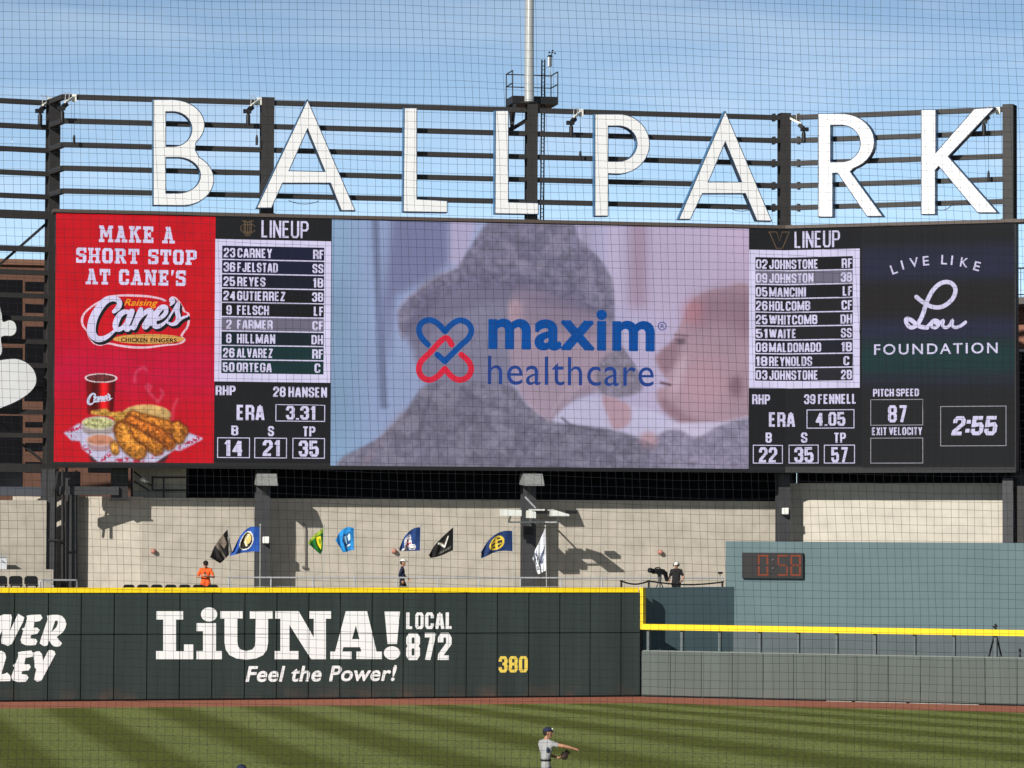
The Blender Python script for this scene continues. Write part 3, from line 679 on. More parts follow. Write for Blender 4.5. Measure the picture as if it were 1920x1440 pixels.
# ------------------------------------------------------------------ video board
def sz(px, py): return SP(px).hit(px, py)[1]
def spt(px, z, n=0.0):
    """point on the board in the upright column that is px at mid height, at height z"""
    P = SP(px); return P.pt(P.hit(px, 640, n)[0], z, n)
def board_map(mb2, n):
    """picture-space sheet (photo column, height) -> points on the folded face of the board"""
    bm = bmesh.new(); vs = [bm.verts.new((v[0], v[1], 0)) for v in mb2[0]]
    for f in mb2[1]:
        try: bm.faces.new([vs[i] for i in f])
        except ValueError: pass
    xs = [v.co.x for v in bm.verts]
    if min(xs) < KINK < max(xs):
        bmesh.ops.bisect_plane(bm, geom=bm.verts[:] + bm.edges[:] + bm.faces[:], plane_co=(KINK, 0, 0), plane_no=(1, 0, 0))
    bm.verts.index_update()
    out = []
    for v in bm.verts:
        cx = v.co.x
        if abs(cx - KINK) < 1e-3: cx = KINK - 1e-4
        out.append(spt(cx, v.co.y, n))
    fs = [tuple(v.index for v in f.verts) for f in bm.faces]; bm.free(); return out, fs
class Sheet:
    def __init__(s, n): s.n = n; s.v = []; s.f = []
    def add(s, vs, fs): b = len(s.v); s.v += list(vs); s.f += [tuple(i + b for i in f) for f in fs]
    def rect(s, x0, y0, x1, y1, ref=None):
        ref = ref or x0; za, zb_ = sz(ref, y0), sz(ref, y1)
        s.add([(x0, zb_), (x1, zb_), (x1, za), (x0, za)], [(0, 1, 2, 3)])
    def frame(s, x0, y0, x1, y1, w):
        s.rect(x0, y0, x1, y0 + w); s.rect(x0, y1 - w, x1, y1, x0); s.rect(x0, y0 + w, x0 + w, y1 - w); s.rect(x1 - w, y0 + w, x1, y1 - w, x0)
    def text(s, body, x0, y0, x1, y1, ref=None, **kw):
        vs, fs, _ = text2d(body, **kw); ref = ref or x0; za, zb_ = sz(ref, y0), sz(ref, y1)
        s.add([(x0 + (x1 - x0) * x, zb_ + (za - zb_) * y) for x, y in vs], fs)
    def shape(s, loops, ref=None, grow=0):
        """outline in photo pixels"""
        conv = lambda x, y: (x, sz(x if ref is None else ref, y))
        lp = [[conv(x, y) for x, y in l] for l in loops]
        k = 45.0
        vs, fs = fill([[(x / k, z) for x, z in l] for l in lp], 0, grow)
        s.add([(v.x * k, v.y) for v in vs], fs)
    def stroke(s, pts, wd, closed=False, smooth=5):
        """brush stroke: photo-pixel centre line, width(s) in pixels"""
        if smooth:
            p3 = [(p[0], p[1], (p[2] if len(p) > 2 else wd)) for p in pts]; pts = smooth_loop(p3, smooth, closed)
        else: pts = [(p[0], p[1], wd) for p in pts]
        if closed: pts = pts + [pts[0]]
        Lf, Rt = [], []
        for i, (x, y, w) in enumerate(pts):
            a, b = pts[max(i - 1, 0)], pts[min(i + 1, len(pts) - 1)]
            if closed and i in (0, len(pts) - 1): a, b = pts[-2], pts[1]
            dx, dy = b[0] - a[0], b[1] - a[1]; l = math.hypot(dx, dy) or 1
            nx, ny = -dy / l * w / 2, dx / l * w / 2
            Lf.append((x + nx, y + ny)); Rt.append((x - nx, y - ny))
        vs = [(x, sz(x, y)) for x, y in Lf + Rt]; m = len(pts)
        s.add(vs, [(i, i + 1, m + i + 1, m + i) for i in range(m - 1)])
        if not closed:
            for x, y, w in (pts[0], pts[-1]):
                c = arc(x, y, w / 2, w / 2, 0, 330, 11); s.add([(p, sz(p, q)) for p, q in c], [tuple(range(12))])
    def build(s, name, material, parent, n=None):
        vs, fs = board_map((s.v, s.f), s.n); return link(name, mesh_from(vs, fs), material, parent)

IMP = dict(block=.195)
WHT = led('led_white', 214, 208, 238); RED = led('led_red', 203, 20, 34); BLK = led('led_black', 30, 31, 33)
TAN = led('led_tan', 112, 92, 70)
board = thing('video_board', S1.pt(S1.len / 2, sz(700, 875)), 'giant folded LED scoreboard showing adverts and two line-ups', 'scoreboard')
zbot = sz(700, 871.5); ztop = sz(700, 414.0)
cab = MB(); sA = S1.hit(102, 650)[0]; sB = S2.hit(1904.5, 650)[0]
k0 = S1.pt(S1.len, 0); kb = 0.55
d1 = (S1.n + S2.n).normalized(); mit = kb / d1.dot(S1.n)
back = k0 - d1 * mit
for (pa, pb, qa, qb) in ((S1.pt(sA, 0), k0, S1.pt(sA, 0, -kb), back), (k0, S2.pt(sB, 0), back, S2.pt(sB, 0, -kb))):
    cab.hexa([Vector((p.x, p.y, z)) for z in (zbot - .09, ztop + .05) for p in (pa, pb, qb, qa)])
cab.build('cabinet', mat('cabinet_black', (.014, .014, .015), .6), board)
cap = MB()
for P, a, b in ((S1, sA - .1, S1.len), (S2, 0, sB + .35)): cap.pbox(P, a, b, ztop + .053, ztop + .19, -.9, .10)
cap.build('top_flashing', mat('brown_flashing', (.085, .065, .055), .5), board)
cap = MB()
for P, a, b in ((S1, sA, S1.len), (S2, 0, sB)): cap.pbox(P, a, b, zbot - .2, zbot - .093, -.5, .02)
cap.build('bottom_trim', M_BLACK, board)

def canvas_panel(cv, x0, y0, x1, y1, n, name, parent, seed=5):
    """the numpy picture shown on the board between the given photo pixels"""
    z1, z0 = sz(x0, y0), sz(x0, y1)
    co = np.zeros((cv.h, cv.w, 3))
    for i in range(cv.w):
        px = x0 + (x1 - x0) * i / (cv.w - 1)
        a, b = spt(px, z1, n), spt(px, z0, n); t_ = np.linspace(0, 1, cv.h)[:, None]
        co[:, i, :] = np.array(a)[None] * (1 - t_) + np.array(b)[None] * t_
    return link(name, grid_mesh(cv.w, cv.h, co, cv.linear(), name), attr_mat('led_picture', True), parent)

# --- red restaurant advert
cv = Canvas(300, 480, 103, 400, 402.5, 866, 11)
cv.c[:] = (203, 20, 34)
cv.put(cv.blur(((cv.Y > 640) & (cv.Y < 745)).astype(float), 34), (198, 18, 62), .9)
cv.put(np.ones((cv.h, cv.w)), (150, 5, 20), .22 * (cv.noise(30, 5) - .35) * 2)
cv.c *= (1 + .05 * (cv.rng.random((cv.h, 1, 1)) - .5) + .05 * (cv.rng.random((cv.h, cv.w, 1)) - .5))
fx = lambda pts: px_loop(pts, 110, 670, 6.62)
def E(cx, cy, rx, ry, soft=0): return cv.ell(110 + cx / 6.62, 670 + cy / 6.62, rx / 6.62, ry / 6.62, soft)
fn, fn2, fn3 = cv.noise(7, 4), cv.noise(4, 3), cv.noise(2.6, 2)
cv.put(cv.mask(fx([(380, 1170), (1390, 1180), (1330, 1295), (420, 1295)]), 2), (62, 40, 44))
cupm = cv.mask(fx([(345, 275), (712, 275), (684, 700), (366, 700)]), .6)
u = (cv.X - 162) / 55
cv.put(cupm, (196, 20, 26), 1, .40 + .95 * np.exp(-((u - .62) / .16) ** 2) + .25 * np.exp(-((u - .1) / .1) ** 2))
cv.put(E(530, 252, 203, 60, .5), (226, 200, 205)); cv.put(E(530, 252, 180, 45, .5), (95, 42, 42), 1, .6 + .9 * fn3)
cv.put(cv.mask(fx([(72, 938), (260, 815), (500, 900), (1300, 960), (1620, 918), (1803, 985), (1785, 1010), (1520, 1150), (1450, 1140), (1220, 1294), (500, 1294), (300, 1130), (275, 1040), (170, 1035)]), .7), (200, 194, 222), 1, .88 + .2 * fn)
for pts in (((330, 1110), (420, 1200)), ((560, 1270), (650, 1190)), ((740, 1275), (860, 1255)), ((960, 1280), (1050, 1265)), ((1190, 1240), (1290, 1170)), ((1520, 1110), (1740, 985)), ((95, 925), (280, 860)), ((150, 980), (210, 1010))):
    cv.put(cv.line(fx(pts), 7, .8) * (cv.noise(3.2, 1) > .45), (186, 34, 62), .9)
bunm = E(1100, 700, 305, 128, 1)
cv.put(bunm, (205, 166, 104), 1, .72 + .5 * fn + .12 * np.clip((690 - (cv.Y - 670) * 6.62) / 120, -1, 1))
friem = cv.mask(fx([(405, 660), (600, 625), (640, 670), (900, 660), (1030, 690), (1100, 700), (1400, 760), (1380, 830), (950, 860), (760, 1000), (690, 900), (690, 740), (520, 720), (410, 705)]), 1)
cv.put(friem, (204, 152, 66), 1, .45 + 1.0 * cv.noise(5, 3))
cv.put(E(500, 880, 200, 92, .7), (160, 148, 146)); cv.put(E(500, 812, 208, 84, .7), (206, 196, 188)); cv.put(E(500, 812, 190, 72, .6), (186, 184, 128), 1, .45 + 1.0 * fn2)
cv.put(E(530, 1080, 165, 80, .7), (176, 140, 146)); cv.put(E(530, 1020, 182, 80, .7), (208, 186, 190)); cv.put(E(530, 1022, 160, 64, .6), (196, 132, 104), 1, .82 + .35 * fn)
def finger(pts, w, tone):
    m = cv.line([*fx(pts)], w / 6.62, 1.2); ed = cv.line([*fx(pts)], w * 1.18 / 6.62, 2.2)
    cv.put(ed, (96, 44, 16), .85); hi = cv.line([(x - 1, y - w / 6.62 * .22) for x, y in fx(pts)], w * .42 / 6.62, 3)
    cv.put(m, tone, 1, (.22 + 1.0 * fn2 + .48 * fn3) * (.90 + .42 * hi))
finger(((930, 740), (1150, 800), (1380, 860), (1540, 900)), 150, (180, 108, 40)); finger(((1480, 850), (1500, 990)), 140, (184, 114, 44))
finger(((900, 790), (1100, 880), (1280, 960), (1380, 1060)), 150, (172, 94, 34))
finger(((800, 860), (960, 960), (1130, 1060), (1230, 1120)), 160, (184, 112, 40))
finger(((800, 900), (840, 1020), (920, 1110), (1000, 1160)), 190, (194, 124, 48)); finger(((700, 1080), (715, 1160)), 90, (206, 140, 60))
for pts in (((950, 300), (960, 180), (1060, 110), (1090, 160)), ((1240, 540), (1110, 400), (1100, 330), (1150, 340), (1130, 400)), ((1240, 540), (1300, 440), (1270, 380)), ((1420, 760), (1430, 620), (1480, 500))):
    cv.put(cv.line(smooth_loop(fx(pts), 5, False), 2.6, 1.6), (230, 130, 150), .75)
ad = canvas_panel(cv, 103, 400, 402.5, 866, .004, 'red_advert_panel', board)
tag(ad, 'red advert panel with chicken dinner and cup')

# block slab letters of the slogan
def slab(sh, body, x0, y0, x1, y1, gap=.16):
    """athletic slab capitals: stems, bars and serifs on a 0..w x 0..1 grid"""
    t_, sf = .30, .17
    def serif(x, y, w=.44): return [(x - w / 2, y), (x + w / 2, y), (x + w / 2, y + sf), (x - w / 2, y + sf)]
    def rc(a, b, c, d): return [(a, b), (c, b), (c, d), (a, d)]
    G = {'M': (1.12, [serif(.2, 0), serif(.92, 0), serif(.14, .83, .28), serif(.98, .83, .28), rc(.09, 0, .31, 1), rc(.81, 0, 1.03, 1), [(.09, 1), (.34, 1), (.64, .38), (.48, .28)], [(1.03, 1), (.78, 1), (.48, .38), (.64, .28)]]),
         'A': (.98, [serif(.2, 0), serif(.78, 0), [(.1, .1), (.34, .1), (.62, 1), (.36, 1)], [(.88, .1), (.64, .1), (.36, 1), (.62, 1)], rc(.28, .27, .7, .44), rc(.25, .86, .6, 1)]),
         'K': (.98, [serif(.22, 0), serif(.22, .83), rc(.1, 0, .38, 1), [(.36, .42), (.6, .62), (.88, .95), (.6, .95), (.36, .62)], [(.42, .55), (.62, .62), (.92, .1), (.62, .1)], serif(.78, 0, .4), serif(.76, .83, .4)]),
         'E': (.84, [rc(.1, 0, .38, 1), rc(0, 0, .84, .2), rc(0, .8, .82, 1), rc(.36, .41, .62, .59), rc(.64, 0, .84, .32), rc(.62, .68, .82, 1), rc(.52, .34, .64, .66)]),
         'S': (.82, [rc(.12, 0, .7, .2), rc(.12, .8, .7, 1), rc(.0, .5, .28, .9), rc(.54, .1, .82, .5), [(.0, .6), (.28, .42), (.82, .38), (.82, .5), (.6, .6), (.1, .62)], rc(0, 0, .18, .33), rc(.64, .67, .82, 1), [(0, .88), (.12, 1), (.3, .9)], [(.82, .12), (.7, 0), (.5, .1)]]),
         'H': (.98, [serif(.21, 0), serif(.21, .83), serif(.77, 0), serif(.77, .83), rc(.08, 0, .34, 1), rc(.64, 0, .9, 1), rc(.3, .4, .7, .58)]),
         'O': (.86, [rc(0, .16, .29, .84), rc(.57, .16, .86, .84), rc(.16, 0, .7, .2), rc(.16, .8, .7, 1), [(0, .16), (.16, 0), (.3, .16)], [(.86, .16), (.7, 0), (.56, .16)], [(0, .84), (.16, 1), (.3, .84)], [(.86, .84), (.7, 1), (.56, .84)]]),
         'R': (.96, [serif(.22, 0), rc(.1, 0, .37, 1), rc(0, .82, .74, 1), rc(.3, .4, .7, .57), rc(.6, .5, .88, .88), [(.74, 1), (.88, .86), (.6, .86)], [(.42, .45), (.68, .45), (.94, .1), (.94, 0), (.66, 0)]]),
         'T': (.88, [rc(.3, 0, .58, 1), rc(.17, 0, .71, .17), rc(0, .8, .88, 1), rc(0, .6, .18, 1), rc(.7, .6, .88, 1)]),
         'P': (.9, [serif(.23, 0, .5), rc(.1, 0, .37, 1), rc(0, .82, .74, 1), rc(.3, .34, .74, .52), rc(.62, .42, .9, .9), [(.74, 1), (.9, .86), (.6, .86)], [(.74, .34), (.9, .48), (.6, .5)]]),
         'N': (1.0, [serif(.2, 0), serif(.12, .83, .3), serif(.8, .83), rc(.08, 0, .3, 1), rc(.7, 0, .92, 1), [(.08, 1), (.36, 1), (.92, 0), (.64, 0)]]),
         'C': (.84, [rc(0, .16, .29, .84), rc(.16, 0, .68, .2), rc(.16, .8, .68, 1), rc(.58, .62, .84, .9), rc(.58, .1, .84, .38), [(0, .16), (.16, 0), (.3, .16)], [(0, .84), (.16, 1), (.3, .84)], [(.84, .12), (.68, 0), (.5, .12)], [(.84, .88), (.68, 1), (.5, .88)]]),
         "'": (.3, [[(.06, 1), (.3, 1), (.18, .66), (.06, .66)]]), ' ': (.42, [])}
    tot = sum(G[c][0] for c in body) + gap * (len(body) - 1); x = 0; za, zb_ = sz(x0, y0), sz(x0, y1)
    for c in body:
        for pl in G[c][1]:
            q = [(x0 + (x1 - x0) * (x + p[0]) / tot, zb_ + (za - zb_) * p[1]) for p in pl]
            if sum(q[i][0] * q[(i + 1) % len(q)][1] - q[(i + 1) % len(q)][0] * q[i][1] for i in range(len(q))) < 0: q.reverse()
            sh.add(q, [tuple(range(len(q)))])
        x += G[c][0] + gap
sh = Sheet(.008)
slab(sh, 'MAKE A', 184.2, 422.6, 325.8, 453.6); slab(sh, 'SHORT STOP', 141.4, 464.0, 367.5, 492.5); slab(sh, "AT CANE'S", 160, 503.6, 347.5, 532.8)
sh.build('slogan_lettering', WHT, ad)
# round restaurant emblem: white outline, red field, black-shadowed script
lg = lambda pts, k=8.348: [(140 + p[0] / k, 540 + p[1] / k, *[q / k for q in p[2:]]) for p in pts]
out_ = [(590, 112), (750, 100), (900, 100), (1150, 115), (1350, 155), (1440, 190), (1520, 130), (1610, 170), (1690, 290), (1740, 370), (1790, 395), (1800, 520), (1775, 620), (1690, 750), (1740, 810), (1650, 880), (1400, 910), (1150, 945), (900, 945), (680, 915), (520, 880), (400, 905), (290, 870), (215, 770), (180, 680), (110, 590), (95, 480), (150, 370), (280, 260), (400, 190), (480, 135)]
sh = Sheet(.008); sh.shape([smooth_loop(lg(out_), 4)]); sh.build('emblem_outline', led('led_pale_pink', 230, 190, 205), ad)
cx_, cy_ = 950, 530
sh = Sheet(.012); sh.shape([smooth_loop(lg([(cx_ + (x - cx_) * (1 - 36 / abs(math.hypot(x - cx_, y - cy_))), cy_ + (y - cy_) * (1 - 36 / math.hypot(x - cx_, y - cy_))) for x, y in out_]), 4)]); sh.build('emblem_field', RED, ad)
SCRIPT = [[(610, 370, 60), (680, 300, 85), (690, 210, 85), (600, 165, 85), (480, 200, 105), (380, 310, 120), (300, 450, 130), (262, 600, 135), (275, 720, 125), (350, 795, 100), (450, 790, 80), (540, 740, 60), (620, 670, 40)],
          [(850, 380, 60), (770, 375, 80), (690, 440, 90), (640, 560, 95), (650, 640, 80), (720, 640, 70), (800, 560, 60), (850, 450, 70), (880, 370, 80)], [(890, 365, 90), (850, 480, 95), (800, 620, 80), (830, 655, 60), (890, 600, 40)],
          [(1030, 340, 80), (990, 450, 95), (920, 620, 85)], [(960, 560, 40), (1040, 440, 60), (1130, 365, 80), (1190, 360, 80), (1180, 430, 85), (1130, 530, 95), (1090, 600, 80), (1120, 620, 50), (1200, 540, 40)],
          [(1240, 500, 40), (1340, 470, 60), (1420, 390, 70), (1420, 310, 80), (1350, 310, 85), (1270, 410, 95), (1230, 520, 100), (1260, 600, 80), (1340, 590, 60), (1440, 510, 40), (1530, 370, 32), (1610, 250, 60)],
          [(1610, 260, 70), (1600, 360, 75), (1620, 460, 75), (1590, 540, 70), (1520, 570, 50), (1460, 545, 40)], [(1590, 540, 50), (1680, 470, 45), (1760, 440, 30)], [(1515, 190, 90), (1530, 215, 75), (1495, 270, 25)]]
sh = Sheet(.016)
for st in SCRIPT:
    for dx, dy, e in ((30, 38, 14), (14, 18, 20)): sh.stroke(lg([(x + dx, y + dy, w + e) for x, y, w in st]), 1, smooth=4); sh.n += 0
sh.build('script_shadow', BLK, ad)
sh = Sheet(.022)
for st in SCRIPT: sh.stroke(lg(st), 1, smooth=4)
sh.build('script_lettering', WHT, ad)
sh = Sheet(.02); sh.shape([lg(arc(1160, 800, 560, 78, 0, 350, 35))]); sh.build('banner', led('led_gold', 214, 158, 84), ad)
for w_, xa, xb in (('CHICKEN', 226.8, 276.5), ('FINGERS', 282, 331.5)): sh = Sheet(.024); sh.text(w_, xa, 632.8, xb, 641.2, ref=226.8, squeeze=.8, bold=.03); sh.build('banner_lettering', BLK, ad)
sh = Sheet(.02); sh.text('Raising', 232, 560.5, 295.5, 577, squeeze=.9, bold=.012, shear=.3); sh.build('script_caption', led('led_orange', 240, 160, 40), ad)
sh = Sheet(.008)
for st in SCRIPT: sh.stroke([(164.5 + (x - 200) / 33.5, 736.5 + (y - 110) / 32.0, w / 30 + .4) for x, y, w in st], 1, smooth=3)
sh.build('cup_lettering', led('led_pale_blue', 200, 208, 230), ad)

# --- line-up columns
def lineup(parent_label, hdr, hdr_box, panel, inner, rows, xs_num, xs_name, pos_r, pers, grey, tints, stats, ref):
    x0, y0, x1, y1 = panel
    bgp = Sheet(.004); bgp.rect(x0, y0, x1, y1); p = bgp.build('lineup_panel', BLK, board); tag(p, parent_label)
    sh = Sheet(.008); sh.rect(*hdr[0]); sh.build('lineup_frame', WHT, p)
    sh = Sheet(.016); sh.text('LINEUP', *hdr_box, block=.13, w=.50); sh.build('heading_lettering', WHT, p)
    ix0, ix1, iy0, hgt = inner
    for k, (num, nm, pos) in enumerate(rows):
        ya = iy0 + k * hgt
        rw = Sheet(.012); rw.rect(ix0, ya, ix1, ya + hgt - 2.2)
        c = (112, 108, 126) if k == grey else tints[k]
        rw.build('lineup_row', led('led_row_%d_%d_%d' % c, *c), p)
        na, nb = xs_num if len(num) > 1 else ((xs_num[0] + xs_num[1]) / 2 - 5, (xs_num[0] + xs_num[1]) / 2 + 5)
        sh = Sheet(.016); sh.text(num, na, ya + 4.2, nb, ya + 21.6, ref=ix0, **IMP); sh.build('jersey_number', WHT, p)
        sh = Sheet(.016); sh.text(nm, xs_name, ya + 4.2, pers[k][0], ya + 21.6, ref=ix0, **IMP); sh.build('player_name', WHT, p)
        sh = Sheet(.016); sh.text(pos, pers[k][1], ya + 4.2, pos_r if pos != 'C' else pers[k][1] + 11, ya + 21.6, ref=ix0, **IMP); sh.build('field_position', WHT, p)
    for tx in stats['text']: sh = Sheet(.016); sh.text(*tx, **IMP); sh.build('pitcher_lettering', WHT, p)
    for bx in stats['boxes']: sh = Sheet(.016); sh.frame(*bx, 1.5); sh.build('value_box', WHT, p)
    return p
DK = (24, 25, 28); NV = (26, 30, 54); TL = (22, 50, 52); D2 = (32, 32, 36)
home = lineup('line-up headed by an interlaced gold monogram', [(402.3, 448, 619.8, 715)], (488.7, 413, 577.2, 445), (402.5, 404, 621, 867), (415.3, 607, 460.5, 26.82),
    [('23', 'CARNEY', 'RF'), ('36', 'FJELSTAD', 'SS'), ('25', 'REYES', '1B'), ('24', 'GUTIERREZ', '3B'), ('9', 'FELSCH', 'LF'), ('2', 'FARMER', 'CF'), ('8', 'HILLMAN', 'DH'), ('26', 'ALVAREZ', 'RF'), ('50', 'ORTEGA', 'C')],
    (418, 440), 444, 605.5, [(509, 586), (520, 585), (497, 586), (535, 584.5), (504, 588), (511, 585.5), (516, 584), (512, 585.5), (510, 590)], 5, [NV, NV, (24, 27, 42), DK, DK, DK, (23, 36, 44), TL, TL],
    {'text': [('RHP', 405, 723, 442.4, 741), ('28 HANSEN', 512.6, 725, 613.7, 744), ('ERA', 444.7, 759, 497, 787.6), ('3.31', 537, 761, 592, 786.5), ('B', 435, 798, 448, 816.6), ('S', 503.4, 799, 515, 817.6), ('TP', 569.7, 799.5, 592.5, 818), ('14', 422, 825, 455.5, 855), ('21', 493.6, 825, 526, 855), ('35', 561.5, 826, 599, 856)],
     'boxes': [(517.5, 758, 610.4, 790), (408.8, 820, 470, 858.4), (478.3, 820.5, 539.3, 859), (549.8, 821, 610.4, 859.5)]}, 415)
sh = Sheet(.016)                                # interlaced U, C and I monogram
gm_ = lambda pts: [(448.3 + x * 29.4, 413 + y * 30) for x, y in pts]
for pts in ([(.14, .04), (.4, .04)], [(.6, .04), (.86, .04)], [(.27, .04), (.27, .8), (.36, .96), (.64, .96), (.73, .8), (.73, .04)], [(.5, .1), (.5, .84)], [(.4, .1), (.6, .1)], [(.4, .84), (.6, .84)],
            [(.96, .4), (.84, .28), (.2, .28), (.06, .4), (.06, .62), (.2, .74), (.84, .74), (.96, .62)], [(.36, .04), (.36, .74), (.42, .86), (.58, .86), (.64, .74), (.64, .04)]):
    sh.stroke(gm_(pts), 1.25, smooth=0)
sh.build('team_monogram', TAN, home)
vis = lineup('line-up headed by an outlined letter V', [(1404.3, 468, 1612, 727.5)], (1489.5, 434.2, 1574.8, 465.2), (1404, 426, 1616, 874.5), (1416, 1599, 482.0, 26.0),
    [('02', 'JOHNSTONE', 'RF'), ('09', 'JOHNSTON', '3B'), ('05', 'MANCINI', 'LF'), ('26', 'HOLCOMB', 'CF'), ('25', 'WHITCOMB', 'DH'), ('51', 'WAITE', 'SS'), ('08', 'MALDONADO', '1B'), ('18', 'REYNOLDS', 'C'), ('03', 'JOHNSTONE', '2B')],
    (1417, 1439), 1442, 1597.3, [(1532.6, 1578), (1525, 1576.5), (1511, 1580), (1519, 1577.7), (1532.6, 1576), (1491.7, 1576.7), (1539.6, 1577.3), (1522.7, 1581.5), (1532.6, 1576.7)], 1, [DK, DK, DK, D2, D2, D2, (28, 30, 42), D2, (38, 38, 44)],
    {'text': [('RHP', 1410.5, 739.5, 1444, 757.7), ('39 FENNELL', 1507.7, 739.5, 1604.5, 757.7), ('ERA', 1442, 773, 1491, 800), ('4.05', 1529, 773, 1585, 798.6), ('B', 1435.8, 811, 1447.3, 830), ('S', 1502, 811, 1514, 830), ('TP', 1564.5, 811, 1586, 830), ('22', 1423, 838.5, 1457.5, 867), ('35', 1489.5, 838.5, 1525.6, 867), ('57', 1558.8, 838.5, 1590, 867)],
     'boxes': [(1512.5, 768, 1602, 803.6), (1412, 834, 1468, 869), (1479, 834, 1535, 869), (1545, 834, 1603, 869)]}, 1416)
sh = Sheet(.016); vv = [(1441.5, 435), (1456, 435), (1461, 452), (1466.5, 435), (1480.5, 435), (1478, 439), (1467, 465.5), (1455.5, 465.5), (1444, 439)]
sh.stroke(vv + [vv[0]], 1.4, smooth=0); sh.build('team_monogram', TAN, vis)

# --- foundation advert, speed boxes and time of day on the folded wing
cv = Canvas(150, 230, 1616, 420, 1902, 877, 21)
cv.c[:] = (38, 39, 40)
for y0, y1, c in ((465, 535, (44, 46, 66)), (535, 600, (40, 38, 38)), (600, 642, (44, 46, 68)), (642, 708, (32, 58, 60)), (708, 724, (44, 46, 64))):
    cv.put(cv.blur(((cv.Y > y0) & (cv.Y < y1)).astype(float), 9), c)
cv.c *= (1 + .12 * (cv.rng.random((1, cv.w, 1)) - .5) + .08 * (cv.rng.random((cv.h, 1, 1)) - .5)); cv.c -= 5
fp = canvas_panel(cv, 1616.2, 419, 1902.5, 876.3, .004, 'foundation_panel', board); tag(fp, 'dark striped panel with a script name, pitch speed and time')
sh = Sheet(.01)
for ch, x, y, r_ in (('L', 1676, 505, 19), ('I', 1692, 497, 15), ('V', 1714, 492, 9), ('E', 1736, 489, 5), ('L', 1770.5, 487, -3), ('I', 1785, 488, -6), ('K', 1808, 492, -10), ('E', 1832, 499, -15)):
    vs, fs, _ = text2d(ch, bold=.012); w_ = {'I': 3.2, 'L': 11, 'E': 11.5, 'V': 16, 'K': 14}[ch]; h_ = 17.5; ca, sa_ = math.cos(R(r_)), math.sin(R(r_))
    pts = []
    for a_, b_ in vs:
        u_, v_ = (a_ - .5) * w_, (b_ - .5) * h_; pts.append((x + u_ * ca - v_ * sa_, y - (u_ * sa_ + v_ * ca)))
    sh.add([(a_, sz(a_, b_)) for a_, b_ in pts], fs)
r3 = lambda pts: [(1280 + x / 3, 150 + y / 3) for x, y in pts]
sh.build('arched_lettering', WHT, fp); sh = Sheet(.01)
sh.stroke(r3([(1315, 1220), (1345, 1245), (1400, 1275), (1460, 1275), (1515, 1235), (1535, 1180), (1510, 1142), (1460, 1140), (1410, 1180), (1375, 1245), (1350, 1320), (1320, 1375), (1285, 1392), (1262, 1372), (1258, 1345), (1285, 1350), (1330, 1385), (1375, 1393)]), 8.0)
sh.stroke(r3([(1370, 1393), (1392, 1372), (1412, 1352), (1436, 1356), (1440, 1378), (1420, 1394), (1400, 1384), (1408, 1362), (1440, 1372), (1466, 1352), (1462, 1380), (1480, 1393), (1504, 1378), (1518, 1350), (1516, 1380), (1534, 1392), (1562, 1384), (1592, 1362)]), 6.0)
sh.build('script_name', WHT, fp); sh = Sheet(.01)
sh.text('FOUNDATION', 1639, 645.5, 1870.5, 665.5, space=1.25, bold=.010)
sh.build('foundation_lettering', WHT, fp)
for tx in (('PITCH SPEED', 1637, 729.5, 1723, 743.5), ('87', 1665, 760, 1700.7, 792), ('EXIT VELOCITY', 1635, 801.5, 1729, 816)): sh = Sheet(.01); sh.text(*tx, **IMP); sh.build('speed_lettering', WHT, fp)
sh = Sheet(.01)
sh.text('2:55', 1782.7, 780.5, 1870, 816.5, block=.24, w=.72, shear=.18)
sh.build('time_lettering', WHT, fp)
for bx in ((1632, 749, 1730.7, 798), (1632, 821, 1730.7, 869), (1763, 761.7, 1886.7, 836.7)): sh = Sheet(.01); sh.frame(*bx, 1.25); sh.build('value_box', led('led_grey', 165, 162, 172), fp)

# --- big video picture: soldier in a cap nose to nose with a baby, washed out
cv = Canvas(600, 350, -47, 35, 1882, 1165, 31)
gr = np.clip((cv.X - 0) / 1800, 0, 1)[..., None]
cv.c[:] = np.array((140, 160, 198)) * (1 - gr) + np.array((186, 168, 196)) * gr
cv.put(cv.mask([(-60, 20), (60, 20), (110, 1180), (-60, 1180)], 60), (130, 162, 190), .6)
cv.put(cv.mask([(135, 20), (170, 20), (215, 900), (180, 900)], 8), (104, 112, 142), .8)
cv.put(cv.mask([(230, 20), (500, 20), (500, 230), (380, 320), (250, 380), (215, 700), (190, 420)], 18), (110, 112, 146), .85)
cv.put(cv.mask([(500, 20), (620, 20), (560, 230), (500, 230)], 10), (172, 160, 190), .8)
for x, w, c, al in ((1130, 60, (150, 138, 162), .6), (1260, 50, (196, 180, 206), .6), (1370, 90, (150, 122, 142), .7), (1480, 60, (178, 160, 180), .5), (1640, 90, (184, 170, 196), .5)):
    cv.put(cv.mask([(x - w / 2, 20), (x + w / 2, 20), (x + w / 2, 420), (x - w / 2, 420)], 26), c, al)
camo = cv.noise(30, 3); camo2 = cv.noise(17, 3)
cm = 1 + .05 * np.clip((camo - .5) * 11, -1, 1) + .04 * np.clip((camo2 - .5) * 9, -1, 1)
SM = lambda p: smooth_loop(p, 4)
cv.put(cv.mask(SM([(400, 300), (600, 270), (850, 290), (860, 520), (800, 700), (780, 800), (560, 800), (400, 790), (350, 700), (320, 600), (300, 480)]), 14), (122, 119, 142), .95, 1 + .12 * (camo - .5))
cv.put(cv.mask(SM([(790, 330), (900, 300), (1100, 330), (1230, 430), (1270, 560), (1300, 640), (1260, 780), (1100, 830), (1030, 900), (960, 960), (860, 880), (800, 760), (770, 560)]), 9), (158, 139, 156), .95, 1 + .10 * (cv.noise(120, 3) - .5))
cv.put(cv.mask(SM([(830, 400), (960, 370), (1120, 400), (1230, 470), (1250, 540), (1120, 560), (960, 530), (850, 500)]), 18), (130, 117, 138), .75)
